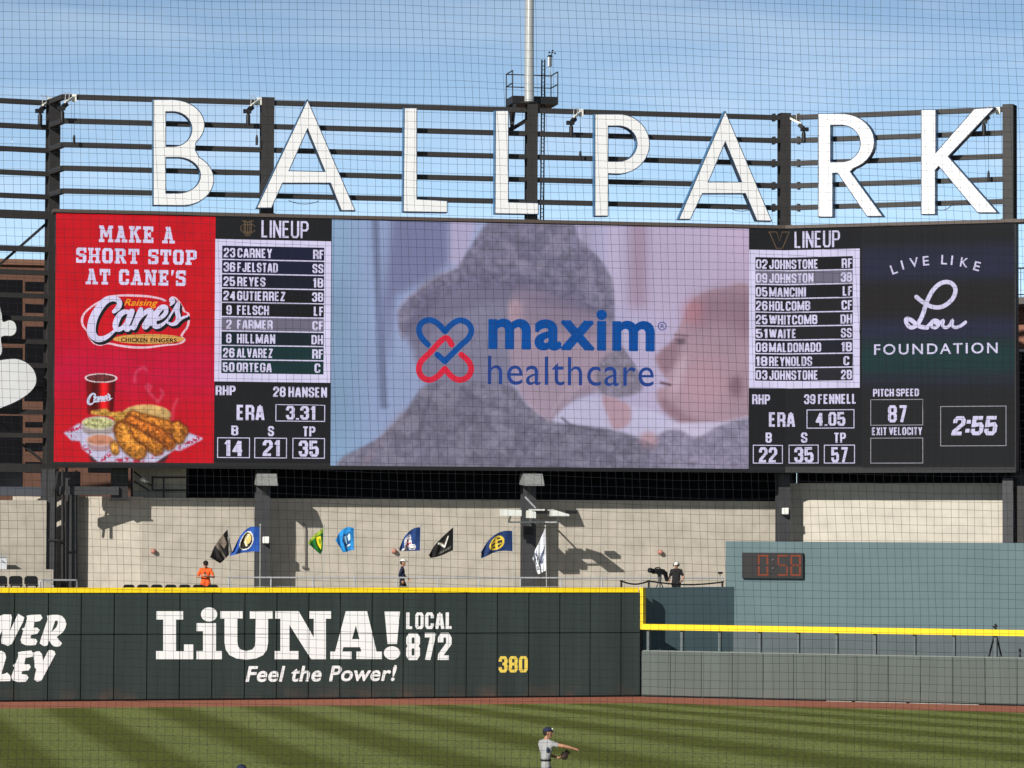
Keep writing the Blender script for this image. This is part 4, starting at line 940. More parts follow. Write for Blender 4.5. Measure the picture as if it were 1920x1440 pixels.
cv.put(cv.ell(802, 440, 27, 58, 9), (178, 150, 162), .9); cv.put(cv.ell(806, 445, 12, 34, 7), (146, 122, 138), .6)
cv.put(cv.mask(SM([(1180, 700), (1230, 640), (1290, 600), (1345, 670), (1390, 760), (1380, 810), (1290, 836), (1200, 820)]), 6), (130, 123, 141), .95, cm)
cv.put(cv.line([(1290, 600), (1350, 680), (1392, 765)], 7, 3), (108, 104, 124), .7)
for pts in ([(1030, 900), (1080, 800), (1150, 760)], [(960, 950), (1010, 850), (1060, 800)], [(860, 870), (930, 930), (960, 955)]): cv.put(cv.line(SM(pts)[:-4], 12, 5), (186, 168, 186), .5)
cap_ = SM([(535, 245), (575, 180), (620, 110), (660, 50), (720, 20), (1040, 20), (1095, 100), (1180, 180), (1240, 270), (1258, 380), (1252, 490), (1200, 455), (1110, 380), (960, 325), (800, 305), (640, 300), (520, 320), (400, 380), (330, 470), (300, 560), (280, 580), (262, 500), (268, 440), (310, 390), (400, 320), (470, 275)])
cv.put(cv.mask(cap_, 6), (116, 111, 135), .97, cm)
cv.put(cv.mask(SM([(520, 290), (700, 275), (900, 285), (1100, 350), (1200, 430), (1180, 450), (1060, 400), (900, 350), (700, 345), (540, 360), (420, 430), (340, 540), (300, 560), (310, 460), (400, 360)]), 10), (104, 100, 126), .8, cm)
cv.put(cv.line(SM([(535, 245), (470, 275), (380, 335), (300, 395), (270, 450)])[:-4], 9, 4), (150, 144, 166), .7)
cv.put(cv.line(SM([(560, 235), (700, 215), (860, 225), (1040, 280), (1180, 380)])[:-4], 10, 5), (142, 136, 156), .5)
cv.put(cv.line(SM([(1110, 40), (1120, 160), (1100, 300)])[:-4], 9, 6), (104, 100, 122), .4)
cv.put(cv.mask(SM([(1040, 860), (1120, 790), (1180, 800), (1120, 850), (1030, 930), (960, 950)]), 10), (140, 124, 142), .5)
cv.put(cv.mask(SM([(985, 960), (1040, 880), (1120, 840), (1210, 835), (1350, 880), (1450, 900), (1560, 960), (1600, 1010), (1400, 1040), (1200, 990)]), 6), (188, 183, 212), .95)
cv.put(cv.mask(SM([(1205, 830), (1290, 850), (1335, 880), (1330, 960), (1262, 985), (1230, 920)]), 5), (176, 144, 158), .95)
body = smooth_loop([(395, 790), (560, 780), (780, 790), (860, 880), (960, 950), (1060, 965), (1250, 990), (1400, 1035), (1560, 1120), (1620, 1190), (60, 1190), (190, 1030), (290, 920), (340, 850)], 4)
cv.put(cv.mask(body, 7), (114, 111, 130), .98, cm)
cv.put(cv.line([(290, 920), (190, 1040), (100, 1170)], 30, 14), (150, 132, 146), .5)
cv.put(cv.line([(1020, 935), (1060, 970), (1200, 995)], 10, 4), (88, 88, 104), .8)
head_ = smooth_loop([(1590, 430), (1640, 360), (1760, 318), (1900, 345), (1900, 930), (1740, 945), (1600, 960), (1520, 920), (1465, 860), (1460, 800), (1515, 770), (1480, 720), (1450, 650), (1480, 610), (1530, 570), (1560, 500)], 4)
cv.put(cv.mask(head_, 5), (166, 138, 152), .97, 1 + .10 * (cv.noise(140, 3) - .5))
cv.put(cv.mask(smooth_loop([(1600, 430), (1660, 355), (1780, 320), (1900, 345), (1900, 560), (1760, 480), (1660, 520)], 4), 40), (132, 104, 120), .7)
cv.put(cv.ell(1625, 430, 46, 60, 24), (184, 116, 128), .5); cv.put(cv.ell(1680, 760, 120, 120, 50), (184, 146, 158), .6)
cv.put(cv.mask(SM([(1460, 650), (1500, 600), (1545, 560), (1560, 620), (1530, 700), (1500, 720), (1475, 700)]), 10), (128, 98, 112), .55); cv.put(cv.mask(SM([(1530, 740), (1560, 660), (1600, 640), (1570, 760), (1540, 820), (1525, 790)]), 12), (196, 172, 186), .7); cv.put(cv.mask(SM([(1480, 830), (1620, 930), (1750, 945), (1620, 965), (1500, 910)]), 14), (128, 98, 110), .6); cv.put(cv.ell(1568, 572, 24, 11, 5), (92, 76, 90), .9); cv.put(cv.line([(1540, 562), (1590, 560)], 6, 3), (84, 66, 80), .7); cv.put(cv.line([(1540, 540), (1600, 545)], 8, 4), (104, 80, 92), .8)
cv.put(cv.line([(1475, 765), (1520, 775)], 10, 4), (88, 58, 70), .9); cv.put(cv.ell(1825, 780, 40, 60, 14), (140, 110, 124), .7); cv.put(cv.ell(1822, 778, 24, 40, 8), (120, 94, 108), .6)
cv.put(cv.mask(smooth_loop([(1500, 970), (1600, 950), (1760, 945), (1900, 920), (1900, 1010), (1640, 1030), (1560, 1000)], 4), 8), (192, 184, 208), .95)
cv.put(cv.mask(smooth_loop([(1430, 1070), (1480, 1000), (1560, 985), (1640, 1020), (1760, 960), (1900, 940), (1900, 1190), (1480, 1190)], 4), 7), (132, 126, 148), .96, cm)
cv.put(cv.ell(1420, 1035, 42, 40, 10), (176, 142, 152), .85)
cv.c *= (1 + .06 * (cv.rng.random((cv.h, cv.w, 1)) - .5) + .03 * (cv.rng.random((1, cv.w, 1)) - .5))
cloth_ = np.maximum(cv.mask(cap_, 3), cv.mask(body, 4)); pa1, pa2 = cv.noise(44, 3), cv.noise(38, 3)
cv.put(cloth_ * cv.blur((pa1 > .57).astype(float), 4), (152, 146, 164), .34); cv.put(cloth_ * cv.blur((pa2 > .58).astype(float), 4), (94, 91, 110), .40)
cv.put(cv.mask(SM([(300, 560), (340, 470), (430, 400), (560, 350), (720, 335), (900, 345), (1080, 400), (1190, 460), (1000, 420), (800, 390), (620, 420), (460, 500), (360, 620)]), 16), (98, 94, 118), .5)
for pts in ([(560, 800), (640, 860), (780, 900)], [(420, 830), (380, 940), (360, 1060)], [(900, 960), (820, 1040), (780, 1150)]): cv.put(cv.line(SM(pts)[:-4], 16, 8), (84, 82, 98), .5)
cv.c *= (1 + .16 * (cv.noise(420, 2) - .5))[..., None]
vp = canvas_panel(cv, 621, 411.5, 1404, 873, .004, 'video_panel', board); tag(vp, 'washed-out video of a capped soldier facing a baby')
m8 = lambda pts: [(780 + p[0] / 4, 560 + p[1] / 4) for p in pts]
DB, DB2, LR = led('led_blue', 10, 76, 152), led('led_deep_blue', 34, 66, 140), led('led_crimson', 212, 36, 62)
sh = Sheet(.012)
sh.stroke(m8([(90, 345), (40, 290), (22, 230), (45, 180), (100, 160), (160, 185), (217, 245)]), 11, smooth=5); sh.stroke(m8([(217, 245), (270, 190), (330, 162), (390, 185), (415, 240), (390, 300), (330, 355), (217, 470)]), 11, smooth=5)
sh.stroke(m8([(217, 470), (160, 420)]), 11, smooth=0)
sh.text('maxim', 915.5, 577, 1228, 656, ref=915.5, bold=.034); sh.build('healthcare_name', DB, vp)
sh = Sheet(.016)
sh.stroke(m8([(268, 345), (217, 295), (100, 410), (40, 470), (22, 530), (45, 585), (100, 610), (160, 585), (217, 525)]), 11, smooth=5); sh.stroke(m8([(217, 525), (270, 585), (330, 610), (390, 585), (415, 530), (395, 470), (340, 420)]), 11, smooth=5)
sh.build('heart_emblem', LR, vp)
sh = Sheet(.02)
sh.stroke(m8([(300, 385), (217, 470)]), 11, smooth=0); sh.build('heart_overlap', DB, vp)
sh = Sheet(.012)
sh.text('healthcare', 915, 667, 1226, 721, ref=915, space=1.06); sh.build('healthcare_caption', DB2, vp)
sh = Sheet(.012); cc = arc(1241.5, 611.5, 7.4, 7.4, 0, 345, 23); sh.stroke([(x, y) for x, y in cc + [cc[0]]], 1.6, smooth=0); sh.text('R', 1238.7, 607.6, 1244.8, 615.6, bold=.01); sh.build('registered_mark', DB2, vp)

# ------------------------------------------------------------------ BALLPARK letters
q1 = lambda pts: px_loop(pts, 0, 150, 3); q2 = lambda pts: px_loop(pts, 640, 0, 3); q3 = lambda pts: px_loop(pts, 1280, 150, 3); q6 = lambda pts: px_loop(pts, 270, 170, 4.571)
LETTERS = [
 ('white letter B with blue rim, first letter of the big sign', S1, [q1([(860, 108), (965, 108)] + arc(965, 253, 188, 145, -84, 42, 14) + [(1100, 392)] + arc(1030, 560, 175, 148, -58, 88, 16) + [(1020, 708), (860, 706)]),
   q1([(935, 180), (975, 180)] + arc(975, 276, 103, 96, -84, 84, 14) + [(975, 372), (935, 372)]), q1([(935, 437), (1000, 437)] + arc(1000, 536, 126, 99, -84, 84, 14) + [(1000, 635), (935, 635)])]),
 ('white letter A with blue rim between the letters B and L', S1, [q6([(1402, 70), (1815, 1030), (1690, 1030), (1597, 795), (1190, 795), (1095, 1008), (962, 1008)]), q6([(1402, 335), (1548, 690), (1248, 683)])]),
 ('white letter L with blue rim, left one of the two beside each other', S1, [q2([(353, 605), (427, 605), (427, 1118), (598, 1128), (598, 1197), (347, 1192)])]),
 ('white letter L with blue rim in front of the tall mast column', S1, [q2([(866, 620), (942, 620), (942, 1135), (1110, 1140), (1110, 1207), (863, 1203)])]),
 ('white letter P with blue rim and a thin shadow across its stem', S1, [q2([(1425, 640), (1560, 640)] + arc(1560, 810, 176, 170, -84, 84, 16) + [(1560, 980), (1503, 978), (1503, 1217), (1425, 1217)]), q2([(1503, 710), (1560, 710)] + arc(1560, 808, 102, 98, -84, 84, 14) + [(1560, 906), (1503, 906)])]),
 ('white letter A with blue rim between the letters P and R', S1, [q3([(240, 172), (504, 795), (417, 793), (352, 640), (112, 640), (45, 785), (-24, 785)]), q3([(240, 352), (330, 572), (147, 572)])]),
 ('white letter R with blue rim right of the last upper column gap', S2, [q3([(760, 188), (895, 188)] + arc(895, 348, 184, 160, -84, 68, 16) + [(944, 515), (1128, 768), (1035, 768), (870, 525), (845, 525), (845, 772), (760, 772)]), q3([(833, 255), (892, 255)] + arc(892, 357, 106, 102, -84, 84, 14) + [(892, 459), (833, 460)])]),
 ('white letter K with blue rim, last letter of the big sign', S2, [q3([(1340, 165), (1425, 165), (1425, 405), (1640, 160), (1757, 153), (1495, 430), (1775, 748), (1658, 748), (1440, 487), (1422, 507), (1422, 757), (1340, 757)])]),
]
LF, LD = .30, .40                                # letter front and depth
BARF = -.26                                      # front of the cross bars
for label, P, loops in LETTERS:
    xs = [p[0] for p in loops[0]]; ys_ = [p[1] for p in loops[0]]
    t = thing('sign_letter', P.P(sum(xs) / len(xs), max(ys_), LF - LD), label, 'sign letter', 'BALLPARK sign letters')
    rim = wall_shape(P, loops, LD, LF, .0).build('rim', [M_BLUE, mat('trim_and_shade', (.028, .055, .10), .4)], t)
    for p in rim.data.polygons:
        if abs(p.normal.dot(P.n)) > .9 or p.normal.z < -.3: p.material_index = 1          # front edge is dark trim, the underside's shade is painted dark, returns blue
    wall_shape(P, loops, 0, LF + .006, -.034).build('face', M_WHITE, t)

# ------------------------------------------------------------------ steel frame that carries the sign
def zS(P, py, px, n=BARF): return P.hit(px, py, n)[1]
BARZ = [zS(S1, y, 490) for y in (191.7, 236.3, 280.5, 324, 366.3)]
frame = thing('sign_support', S1.pt(15, ztop), 'five dark steel cross bars behind the big white letters', 'sign frame')
COLX = [(488, 513), (985, 1008), (1463, 1483)]
segs = [(S1, 118, 488.5), (S1, 512.5, 985.5), (S1, 1007.5, 1463.5), (S2, 1482.5, 1880)]
for z in BARZ:
    for P, xa, xb in segs:
        a_, b_ = P.hit(xa, 280, BARF)[0], P.hit(xb, 280, BARF)[0]
        mb = MB(); mb.pbox(P, a_, b_, z - .10, z + .10, BARF - .22, BARF); bm_ = mb.build('cross_bar', M_STEEL, frame)
for z in BARZ:
    for x in (1452, 1496):
        P = SP(x); s_ = P.hit(x, 280, BARF)[0]; mb = MB(); mb.pbox(P, s_ - .05, s_ + .05, z - .16, z + .16, BARF - .24, BARF + .02); mb.build('splice_plate', M_STEEL, frame)
def post(name, label, P, x0, x1, zlo, zhi, n0, n1, material=M_STEEL, cat='column', flange=True):
    a_, b_ = P.hit(x0, 500, n1)[0], P.hit(x1, 500, n1)[0]
    t = thing(name, P.pt((a_ + b_) / 2, zlo, (n0 + n1) / 2), label, cat)
    mb = MB()
    if flange:                                   # wide-flange section: two flanges and a web
        mb.pbox(P, a_, b_, zlo, zhi, n1 - .05, n1); mb.pbox(P, a_, b_, zlo, zhi, n0, n0 + .05); c = (a_ + b_) / 2
        mb.pbox(P, a_ + .08, b_ - .08, zlo, zhi, n0 + .053, n1 - .053)
    else: mb.pbox(P, a_, b_, zlo, zhi, n0, n1)
    mb.build('shaft', material, t)
    mb = MB(); mb.pbox(P, a_ - .05, b_ + .05, zlo - .04, zlo - .003, n0 - .05, n1 + .05); mb.build('base_plate', material, t)
    mb = MB(); mb.pbox(P, a_ - .01, b_ + .01, zhi + .003, zhi + .02, n0 - .01, n1 + .01); mb.build('cap_plate', material, t)
    return t
zb0 = ztop + .24
post('steel_column', 'upper dark column between the letters B and A', S1, 488.5, 512.5, zb0, zS(S1, 183, 500, -.15), -.7, -.15)
ctall = post('steel_column', 'upper dark column under the tall grey mast', S1, 988, 1007.5, zb0, zS(S1, 195, 995, -.15), -.7, -.15)
post('steel_column', 'upper dark column between the letters A and R', S1, 1464, 1483, zb0, zS(S1, 212.5, 1473, -.15), -.7, -.15)
post('steel_column', 'upper dark column at the right end beside the letter K', S2, 1880, 1899.5, zb0, zS(S2, 196, 1890, -.15), -.9, -.15)
post('steel_column', 'tall dark column left of the red advert carrying both sign frames', SL, 91, 111, FLOOR + .05, SL.hit(100, 186, .25)[1], -.4, .25)
# --- left frame with its long bars, brace and bracket arms
lf = thing('beam_ladder', SL.pt(2, 10), 'ladder of dark steel beams left of the red advert', 'steel frame')
for y, h in ((190, 9), (236, 9), (279.5, 9), (323.5, 9), (367, 9), (401.5, 15), (466, 10), (510, 9), (553.7, 9), (596.6, 9), (640, 9), (684.5, 9), (728.5, 9), (772, 9), (816, 9), (877, 16)):
    z0, z1 = SL.hit(40, y + h / 2)[1], SL.hit(40, y - h / 2)[1]
    mb = MB(); mb.pbox(SL, 0, SL.hit(91, 500)[0] - .01, z0, z1, -.25, 0); mb.build('beam', M_STEEL, lf)
mb = MB(); mb.bar(SL.P(-5, 500, -.4), SL.P(86, 420, -.4), .10); mb.bar(SL.P(-6, 786, -.5), SL.P(16, 806, -.5), .10); mb.bar(SL.P(42, 833, -.5), SL.P(84, 868, -.5), .10); mb.build('brace', M_STEEL, lf)
for k, z in enumerate(BARZ):
    p0 = SL.P(96, 190 + 44 * k, .25); p0.z = z; p1 = S1.pt(S1.hit(119, 280, BARF)[0], z, BARF - .11)
    mb = MB(); mb.bar(p0 + Vector((0, 0, -.02)), p1, .2, .2); mb.build('bracket_arm', M_STEEL, frame)
mb = MB(); mb.bar(SL.pt(0, SL.hit(40, 921)[1], -.3), SL.pt(SL.hit(85, 921)[0], SL.hit(40, 921)[1], -.3), .3, .36); tag(mb.build('steel_beam', mat('blue_grey_steel', (.085, .09, .11), .5)), 'blue grey steel beam at the foot of the beam ladder', 'beam')
mb = MB(); mb.bar(S1.pt(S1.hit(112, 920, -1)[0], S1.hit(150, 920, -1)[1], -1), S1.pt(S1.hit(222, 920, -1)[0], S1.hit(150, 920, -1)[1], -1), .3, .34); tag(mb.build('steel_beam', M_STEEL2), 'dark steel beam under the red advert beside the braced column', 'beam')
sl_fix = thing('stair_rail', S1.P(290, 930, CN), 'black railing and sloping handrail on the stair wall under the red advert', 'railing')
mb = MB(); Pn = CN - .3
for a_, b_ in (((247, 878), (247, 934)), ((251, 884), (286, 912)), ((286, 892), (286, 920)), ((286, 895), (348, 895)), ((286, 919), (348, 919)), ((307, 895), (307, 934)), ((251, 902), (280, 920))): mb.bar(S1.P(*a_, Pn), S1.P(*b_, Pn), .07)
mb.build('rail', M_BLACK, sl_fix)
mb = MB(); mb.ball(S1.P(268, 899, Pn + .15), (.12, .12, .1)); mb.ball(S1.P(272, 902, Pn + .2), (.07, .07, .07)); mb.bar(S1.P(268, 899, Pn + .1), S1.P(280, 905, Pn), .05); tag(mb.build('wall_lamp', mat('lamp_white', (.85, .83, .78), .3)), 'small white lamp head on the stair railing', 'lamp')
post('steel_column', 'square dark column beside the stair wall under the red advert', S1, 214, 244, zc - .1, zbot - .15, -1.7, -1.0, flange=False)
mb = MB(); mb.bar(S1.P(109, 878, -.5), S1.P(99, 930, -.5), .08); mb.bar(S1.P(125, 900, -.6), S1.P(145, 883, -.6), .09); mb.bar(S1.P(125, 870, -.6), S1.P(125, 940, -.6), .1); tag(mb.build('brace', M_STEEL), 'short dark knee braces below the left corner of the video board', 'brace')
# --- lower columns in front of the concrete wall
lowc = [('lower grey column left of the green flag', S1, 484, 510, 886), ('lower grey column behind the camera bracket', S1, 983, 1007, 886)]
for label, P, x0, x1, yt in lowc: post('steel_column', label, P, x0, x1, FLOOR + .05, zbot - .25, -1.35, -.8, M_STEEL2)
post('steel_column', 'lower grey column at the left end of the digital clock wall', S1, 1461, 1482, FLOOR + .05, zbot - .25, -1.35, -.8, M_STEEL2)
post('steel_column', 'lower grey column at the far right edge below the board', S2, 1879, 1899, FLOOR + .05, S2.hit(1890, 897, -.6)[1], -1.2, -.6, M_STEEL2)
post('steel_column', 'dark column at the left end of the concourse beside a thin pipe', S1, 82, 107, FLOOR + .05, zbot - .25, -2.45, -1.95, M_STEEL2)
post('steel_column', 'broad dark panel for the shadow right of the thin pipe at the left end', S1, 126, 151, FLOOR + .05, zc + .25, -3.0, -2.6, M_STEEL2, flange=False)  # dark panel added where a shadow darkens the wall end
mb = MB(); mb.tube([S1.P(117, 880, -2.1), S1.P(117, 1100, -2.1)], .05, 8); mb.tube([S1.P(123.5, 880, -2.1), S1.P(123.5, 1100, -2.1)], .03, 8); mb.bar(S1.P(84, 1012, -1.9), S1.P(110, 1013, -1.9), .06); mb.bar(S1.P(110, 1013, -1.9), S1.P(127, 1020, -2.2), .05); tag(mb.build('drain_pipe', M_STEEL), 'thin dark pipes between the column and the shadow panel at the left end', 'pipe')
mb = MB(); mb.pbox(S2, S2.hit(1901, 900, -1)[0], S2.hit(1990, 900, -1)[0], 0, S2.hit(1910, 880, -1)[1], -1.4, -1); tag(mb.build('dark_panel_wall', M_STEEL), 'dark panelled wall at the far right edge below the balconies', 'wall')
# --- tall mast with service platform, ladder, weather station
mast = thing('mast', S1.P(994, 194, -.42), 'tall round galvanised mast rising above the second L', 'mast')
pb = S1.P(992.3, 194, -.42); mb = MB(); mb.tube([pb, pb + Vector((-.012, 0, 2.7)), pb + Vector((.02, 0, 13))], [.205, .19, .155], 20); mb.build('pole', mat('mast_metal', (.44, .45, .44), .42, .06, 3, metal=.35), mast)
mb = MB(); mb.tube([pb + Vector((0, 0, .003)), pb + Vector((0, 0, .06))], .36, 16); mb.build('flange', M_STEEL, mast)
pl = thing('service_platform', S1.P(1000, 195, -1.2), 'black steel service platform with railings around the mast', 'platform')
def pp_(x, y, n): return S1.P(x, y, n)
pz0, pz1 = S1.hit(1000, 196.5, -1)[1], S1.hit(1000, 182, -1)[1]
pa, pb_ = S1.hit(958.5, 190, -1)[0], S1.hit(1043, 190, -1)[0]
mb = MB(); mb.pbox(S1, pa, pb_, pz0, pz0 + .06, -2.0, -.75); mb.pbox(S1, pa, pb_, pz0, pz1, -.75, -.7); mb.pbox(S1, pa, pb_, pz0, pz1, -2.05, -2.0); mb.pbox(S1, pa, pa + .05, pz0, pz1, -1.99, -.76); mb.pbox(S1, pb_ - .05, pb_, pz0, pz1, -1.99, -.76); mb.build('deck', M_BLACK, pl)
ztopr = S1.hit(1000, 135, -1)[1]; zmid = (ztopr + pz1) / 2
mb = MB()
for s_, n_ in ((pa, -.72), (pa, -2.02), (pb_, -.72), (pb_, -2.02)): mb.bar(S1.pt(s_, pz0, n_), S1.pt(s_, ztopr, n_), .045)
for z in (ztopr, zmid):
    mb.bar(S1.pt(pa, z, -.72), S1.pt(pa, z, -2.02), .04); mb.bar(S1.pt(pb_, z, -.72), S1.pt(pb_, z, -2.02), .04); mb.bar(S1.pt(pa, z, -2.02), S1.pt(pb_, z, -2.02), .04)
mb.build('railing', M_BLACK, pl)
mb = MB(); s0 = S1.hit(958.5, 220, -1)[0]
for n_ in (-.8, -1.7):
    mb.bar(S1.pt(s0 + .1, pz0, n_), S1.P(960, 243, n_), .14); mb.bar(S1.P(958, 243, n_), S1.P(986, 226, n_), .16)
mb.bar(S1.P(958, 243, -.8), S1.P(958, 243, -1.8), .2); mb.build('support_bracket', M_BLACK, pl)
ladder = thing('ladder', S1.P(1016, 416, -.9), 'thin black ladder climbing past the service platform', 'ladder')
mb = MB()
for x0, x1, n_ in ((1013, 1014.6, -.9), (1018.5, 1019.4, -1.3)):
    p0 = S1.P(x0 + .5, 414, n_); p1 = S1.P(x1, 112, n_); p1 = Vector((p0.x + .03, p0.y, p1.z)); mb.bar(p0, p1, .06)
    if n_ == -.9: pA0, pA1 = p0, p1
    else: pB0, pB1 = p0, p1
for k in range(40): t_ = k / 39.5; mb.bar(pA0.lerp(pA1, t_), pB0.lerp(pB1, t_), .03)
mb.build('rails_and_rungs', M_BLACK, ladder)
ws = thing('weather_station', S1.P(1033, 160, -2), 'small white weather sensor with wind cups on a thin pole', 'weather station')
wz = S1.P(1031, 120, -2.0); mb = MB(); mb.tube([S1.P(1033.5, 160, -2.0), wz], .02, 6); mb.build('pole', M_WHITE, ws)
mb = MB(); mb.tube([wz + Vector((0, 0, -.1)), wz + Vector((0, 0, .3))], .09, 10); mb.build('housing', M_WHITE, ws)
mb = MB(); mb.tube([wz + Vector((0, 0, .3)), wz + Vector((0, 0, .37))], [.12, .09], 10); b_ = wz + Vector((.1, 0, .5)); mb.tube([wz + Vector((.05, 0, .35)), b_], .02, 6)
for k in range(3):
    e = b_ + Vector((.14 * math.cos(k * 2.1 + .6), .14 * math.sin(k * 2.1 + .6), .05 * math.cos(k * 2.1 + 2.4))); mb.tube([b_, e], .012, 5); mb.ball(e, .04, 8, 5)
mb.build('wind_cups', M_BLACK, ws)

# ------------------------------------------------------------------ sign lights on white arms, each with a black hanging cylinder
def sign_light(P, px, py, dirn, cord_px, label):
    """px, py: the fixing on the top bar; the arm leans out towards the field"""
    t = thing('sign_light', P.P(px, py, BARF), label, 'sign light', 'bracket lights along the top bar')
    s0, z0 = P.hit(px, py, BARF); K = .76; q = lambda ds, dz, dn: P.pt(s0 + ds * dirn * K, z0 + dz * K, BARF + dn * K)
    mb = MB(); mb.bar(q(0, .05, .06), q(-.52, -.32, .55), .10, .08); mb.pbox(P, s0 - .09, s0 + .09, z0 - .15, z0 + .15, BARF + .003, BARF + .09); mb.build('arm', mat('light_arm_white', (.72, .71, .66), .45), t)
    mb = MB()
    for k in (-.3, -.5): mb.tube([q(k, -.2, .4), q(k + .02, .22, .42), q(k - .1, .25, .42)], .018, 6)
    mb.build('conduit', M_GREY, t)
    mb = MB(); mb.bar(q(-.42, -.36, .45), q(-.62, -.55, .6), .16, .16); mb.pbox(P, min(s0 - .70 * dirn, s0 - .38 * dirn), max(s0 - .70 * dirn, s0 - .38 * dirn), z0 - .55, z0 - .39, BARF + .34, BARF + .51); mb.build('head', M_BLACK, t)
    mb = MB(); c = q(-.66, 0, .56); mb.tube([c + Vector((0, 0, -.56)), c + Vector((0, 0, -.64)), c + Vector((0, 0, -1.04))], [.05, .088, .088], 12); mb.build('cylinder', M_BLACK, t)
    if cord_px:
        mb = MB(); a_ = q(-.05, -.2, .3); x1, y1, y2 = cord_px; s1, zz = P.hit(x1, y1, BARF + .3); _, ze = P.hit(x1, y2, BARF + .3)
        top_ = P.pt(s1, z0 - .1, BARF + .3); mb.tube([top_, P.pt(s1, zz, BARF + .3)], .008, 4); mb.tube([P.pt(s1, zz, BARF + .3), P.pt(s1, (zz * 2 + ze) / 3, BARF + .3), P.pt(s1, ze, BARF + .3)], [.03, .055, .05], 8); mb.build('pull_cord', M_BLACK, t)
    return t
sign_light(S1, 139, 184, 1, (139, 253, 270), 'bracket light over the left end of the bars just left of the letter B')
sign_light(SL, 93, 190, 1, None, 'bracket light on the left frame at the picture edge side of the column')
sign_light(S1, 486, 190, 1, (481.5, 253, 272), 'bracket light between the letter B and the letter A column')
sign_light(S1, 1089, 212, 1, (1088, 283, 300), 'bracket light just left of the letter P')
sign_light(S1, 1480, 223, -1, None, 'bracket light leaning right beside the letter R')
sign_light(S2, 1872, 208, 1, (1853.5, 320, 340), 'bracket light over the tip of the letter K')
for P, xa, ya, xb, yb2, sag, lab in ((S1, 541, 376, 598, 377, 6, 'thin cable drooping below the crossbar of the letter A next to B'), (S1, 1366, 389, 1412, 391, 6, 'thin cable drooping beside the left foot of the second letter A'), (S2, 1756, 392, 1786, 383, 6, 'thin cable drooping between the feet of the letter K')):
    mb = MB(); pts = [P.P(xa + (xb - xa) * k / 10, ya + (yb2 - ya) * k / 10 + sag * 4 * (k / 10) * (1 - k / 10), BARF + .05) for k in range(11)]; mb.tube(pts, .015, 6); tag(mb.build('cable', M_BLACK), lab, 'cable')
# white cutout figure at the left edge
cutout = thing('cutout_sign', SL.P(20, 760, .3), 'white rounded cutout sign on the beam ladder at the left edge', 'sign')
g1 = lambda pts: px_loop(pts, 0, 480, 3.43)
for lp in ([(-200, 760), (-120, 690), (0, 668), (60, 660), (120, 662), (180, 690), (220, 735), (236, 790), (225, 840), (180, 890), (110, 935), (30, 970), (-60, 1000), (-200, 1010)],
           [(-60, 250), (-10, 300), (12, 370), (20, 420), (60, 410), (95, 425), (108, 465), (98, 500), (70, 516), (30, 515), (8, 530), (16, 590), (5, 640), (-60, 660), (-200, 640), (-220, 300)]):
    l_ = [smooth_loop(g1(lp), 4)]; wall_shape(SL, l_, .3, .35, .015).build('rim', M_BLACK, cutout); wall_shape(SL, l_, 0, .356, -.02).build('face', M_WHITE, cutout)

# ------------------------------------------------------------------ fittings along the concourse wall
def floodlight(x, label):
    t = thing('floodlight', S1.P(x, 912, -.5), label, 'floodlight', 'floodlights on top of the lower columns')
    (sa, z1), (sb, _), (_, z0) = S1.hit(x - 19, 888, .1), S1.hit(x + 20, 888, .1), S1.hit(x, 911, .1)
    mb = MB(); P = S1
    mb.hexa([P.pt(sa, z0, .25), P.pt(sb, z0, .25), P.pt(sb, z0 + .05, -.7), P.pt(sa, z0 + .05, -.7), P.pt(sa + .03, z1, -.02), P.pt(sb - .03, z1, -.02), P.pt(sb - .03, z1, -.7), P.pt(sa + .03, z1, -.7)])
    mb.build('housing', mat('flood_grey', (.21, .215, .21), .45, .2, 9), t, bevel=.012)
    mb = MB(); mb.hexa([P.pt(sa + .06, z0 - .006, .2), P.pt(sb - .06, z0 - .006, .2), P.pt(sb - .06, z0 + .02, -.6), P.pt(sa + .06, z0 + .02, -.6), P.pt(sa + .06, z0 - .001, .2), P.pt(sb - .06, z0 - .001, .2), P.pt(sb - .06, z0 + .028, -.6), P.pt(sa + .06, z0 + .028, -.6)]); mb.build('lens', M_DARKGL, t)
    mb = MB(); c = (sa + sb) / 2; mb.bar(P.pt(c, z0 + .1, -.6), P.pt(c, z0 - .35, -.82), .16, .08); mb.build('bracket', M_STEEL2, t)
floodlight(501, 'grey floodlight box on the column left of the green flag'); floodlight(1000, 'grey floodlight box on the column above the camera bracket')
def box_lamp(P, x, y, n_, label):
    t = thing('wall_lamp', P.P(x, y + 7, n_), label, 'lamp', 'small square lamps on the lower columns'); s_, z_ = P.hit(x, y, n_)
    mb = MB(); mb.pbox(P, s_ - .13, s_ + .13, z_ - .12, z_ + .15, n_ + .06, n_ + .25); mb.build('housing', mat('lamp_white', (.85, .83, .78), .3), t, bevel=.02)
    mb = MB(); mb.pbox(P, s_ - .08, s_ + .16, z_ - .17, z_ - .121, n_ + .003, n_ + .24); mb.pbox(P, s_ - .05, s_ + .05, z_ - .1, z_ + .1, n_ + .003, n_ + .059); mb.build('bracket', M_BLACK, t)
box_lamp(S1, 497.5, 1013, -.8, 'small white lamp on the column beside the blue flag'); box_lamp(S1, 1470.5, 959, -.8, 'small white lamp on the column above the digital clock wall')
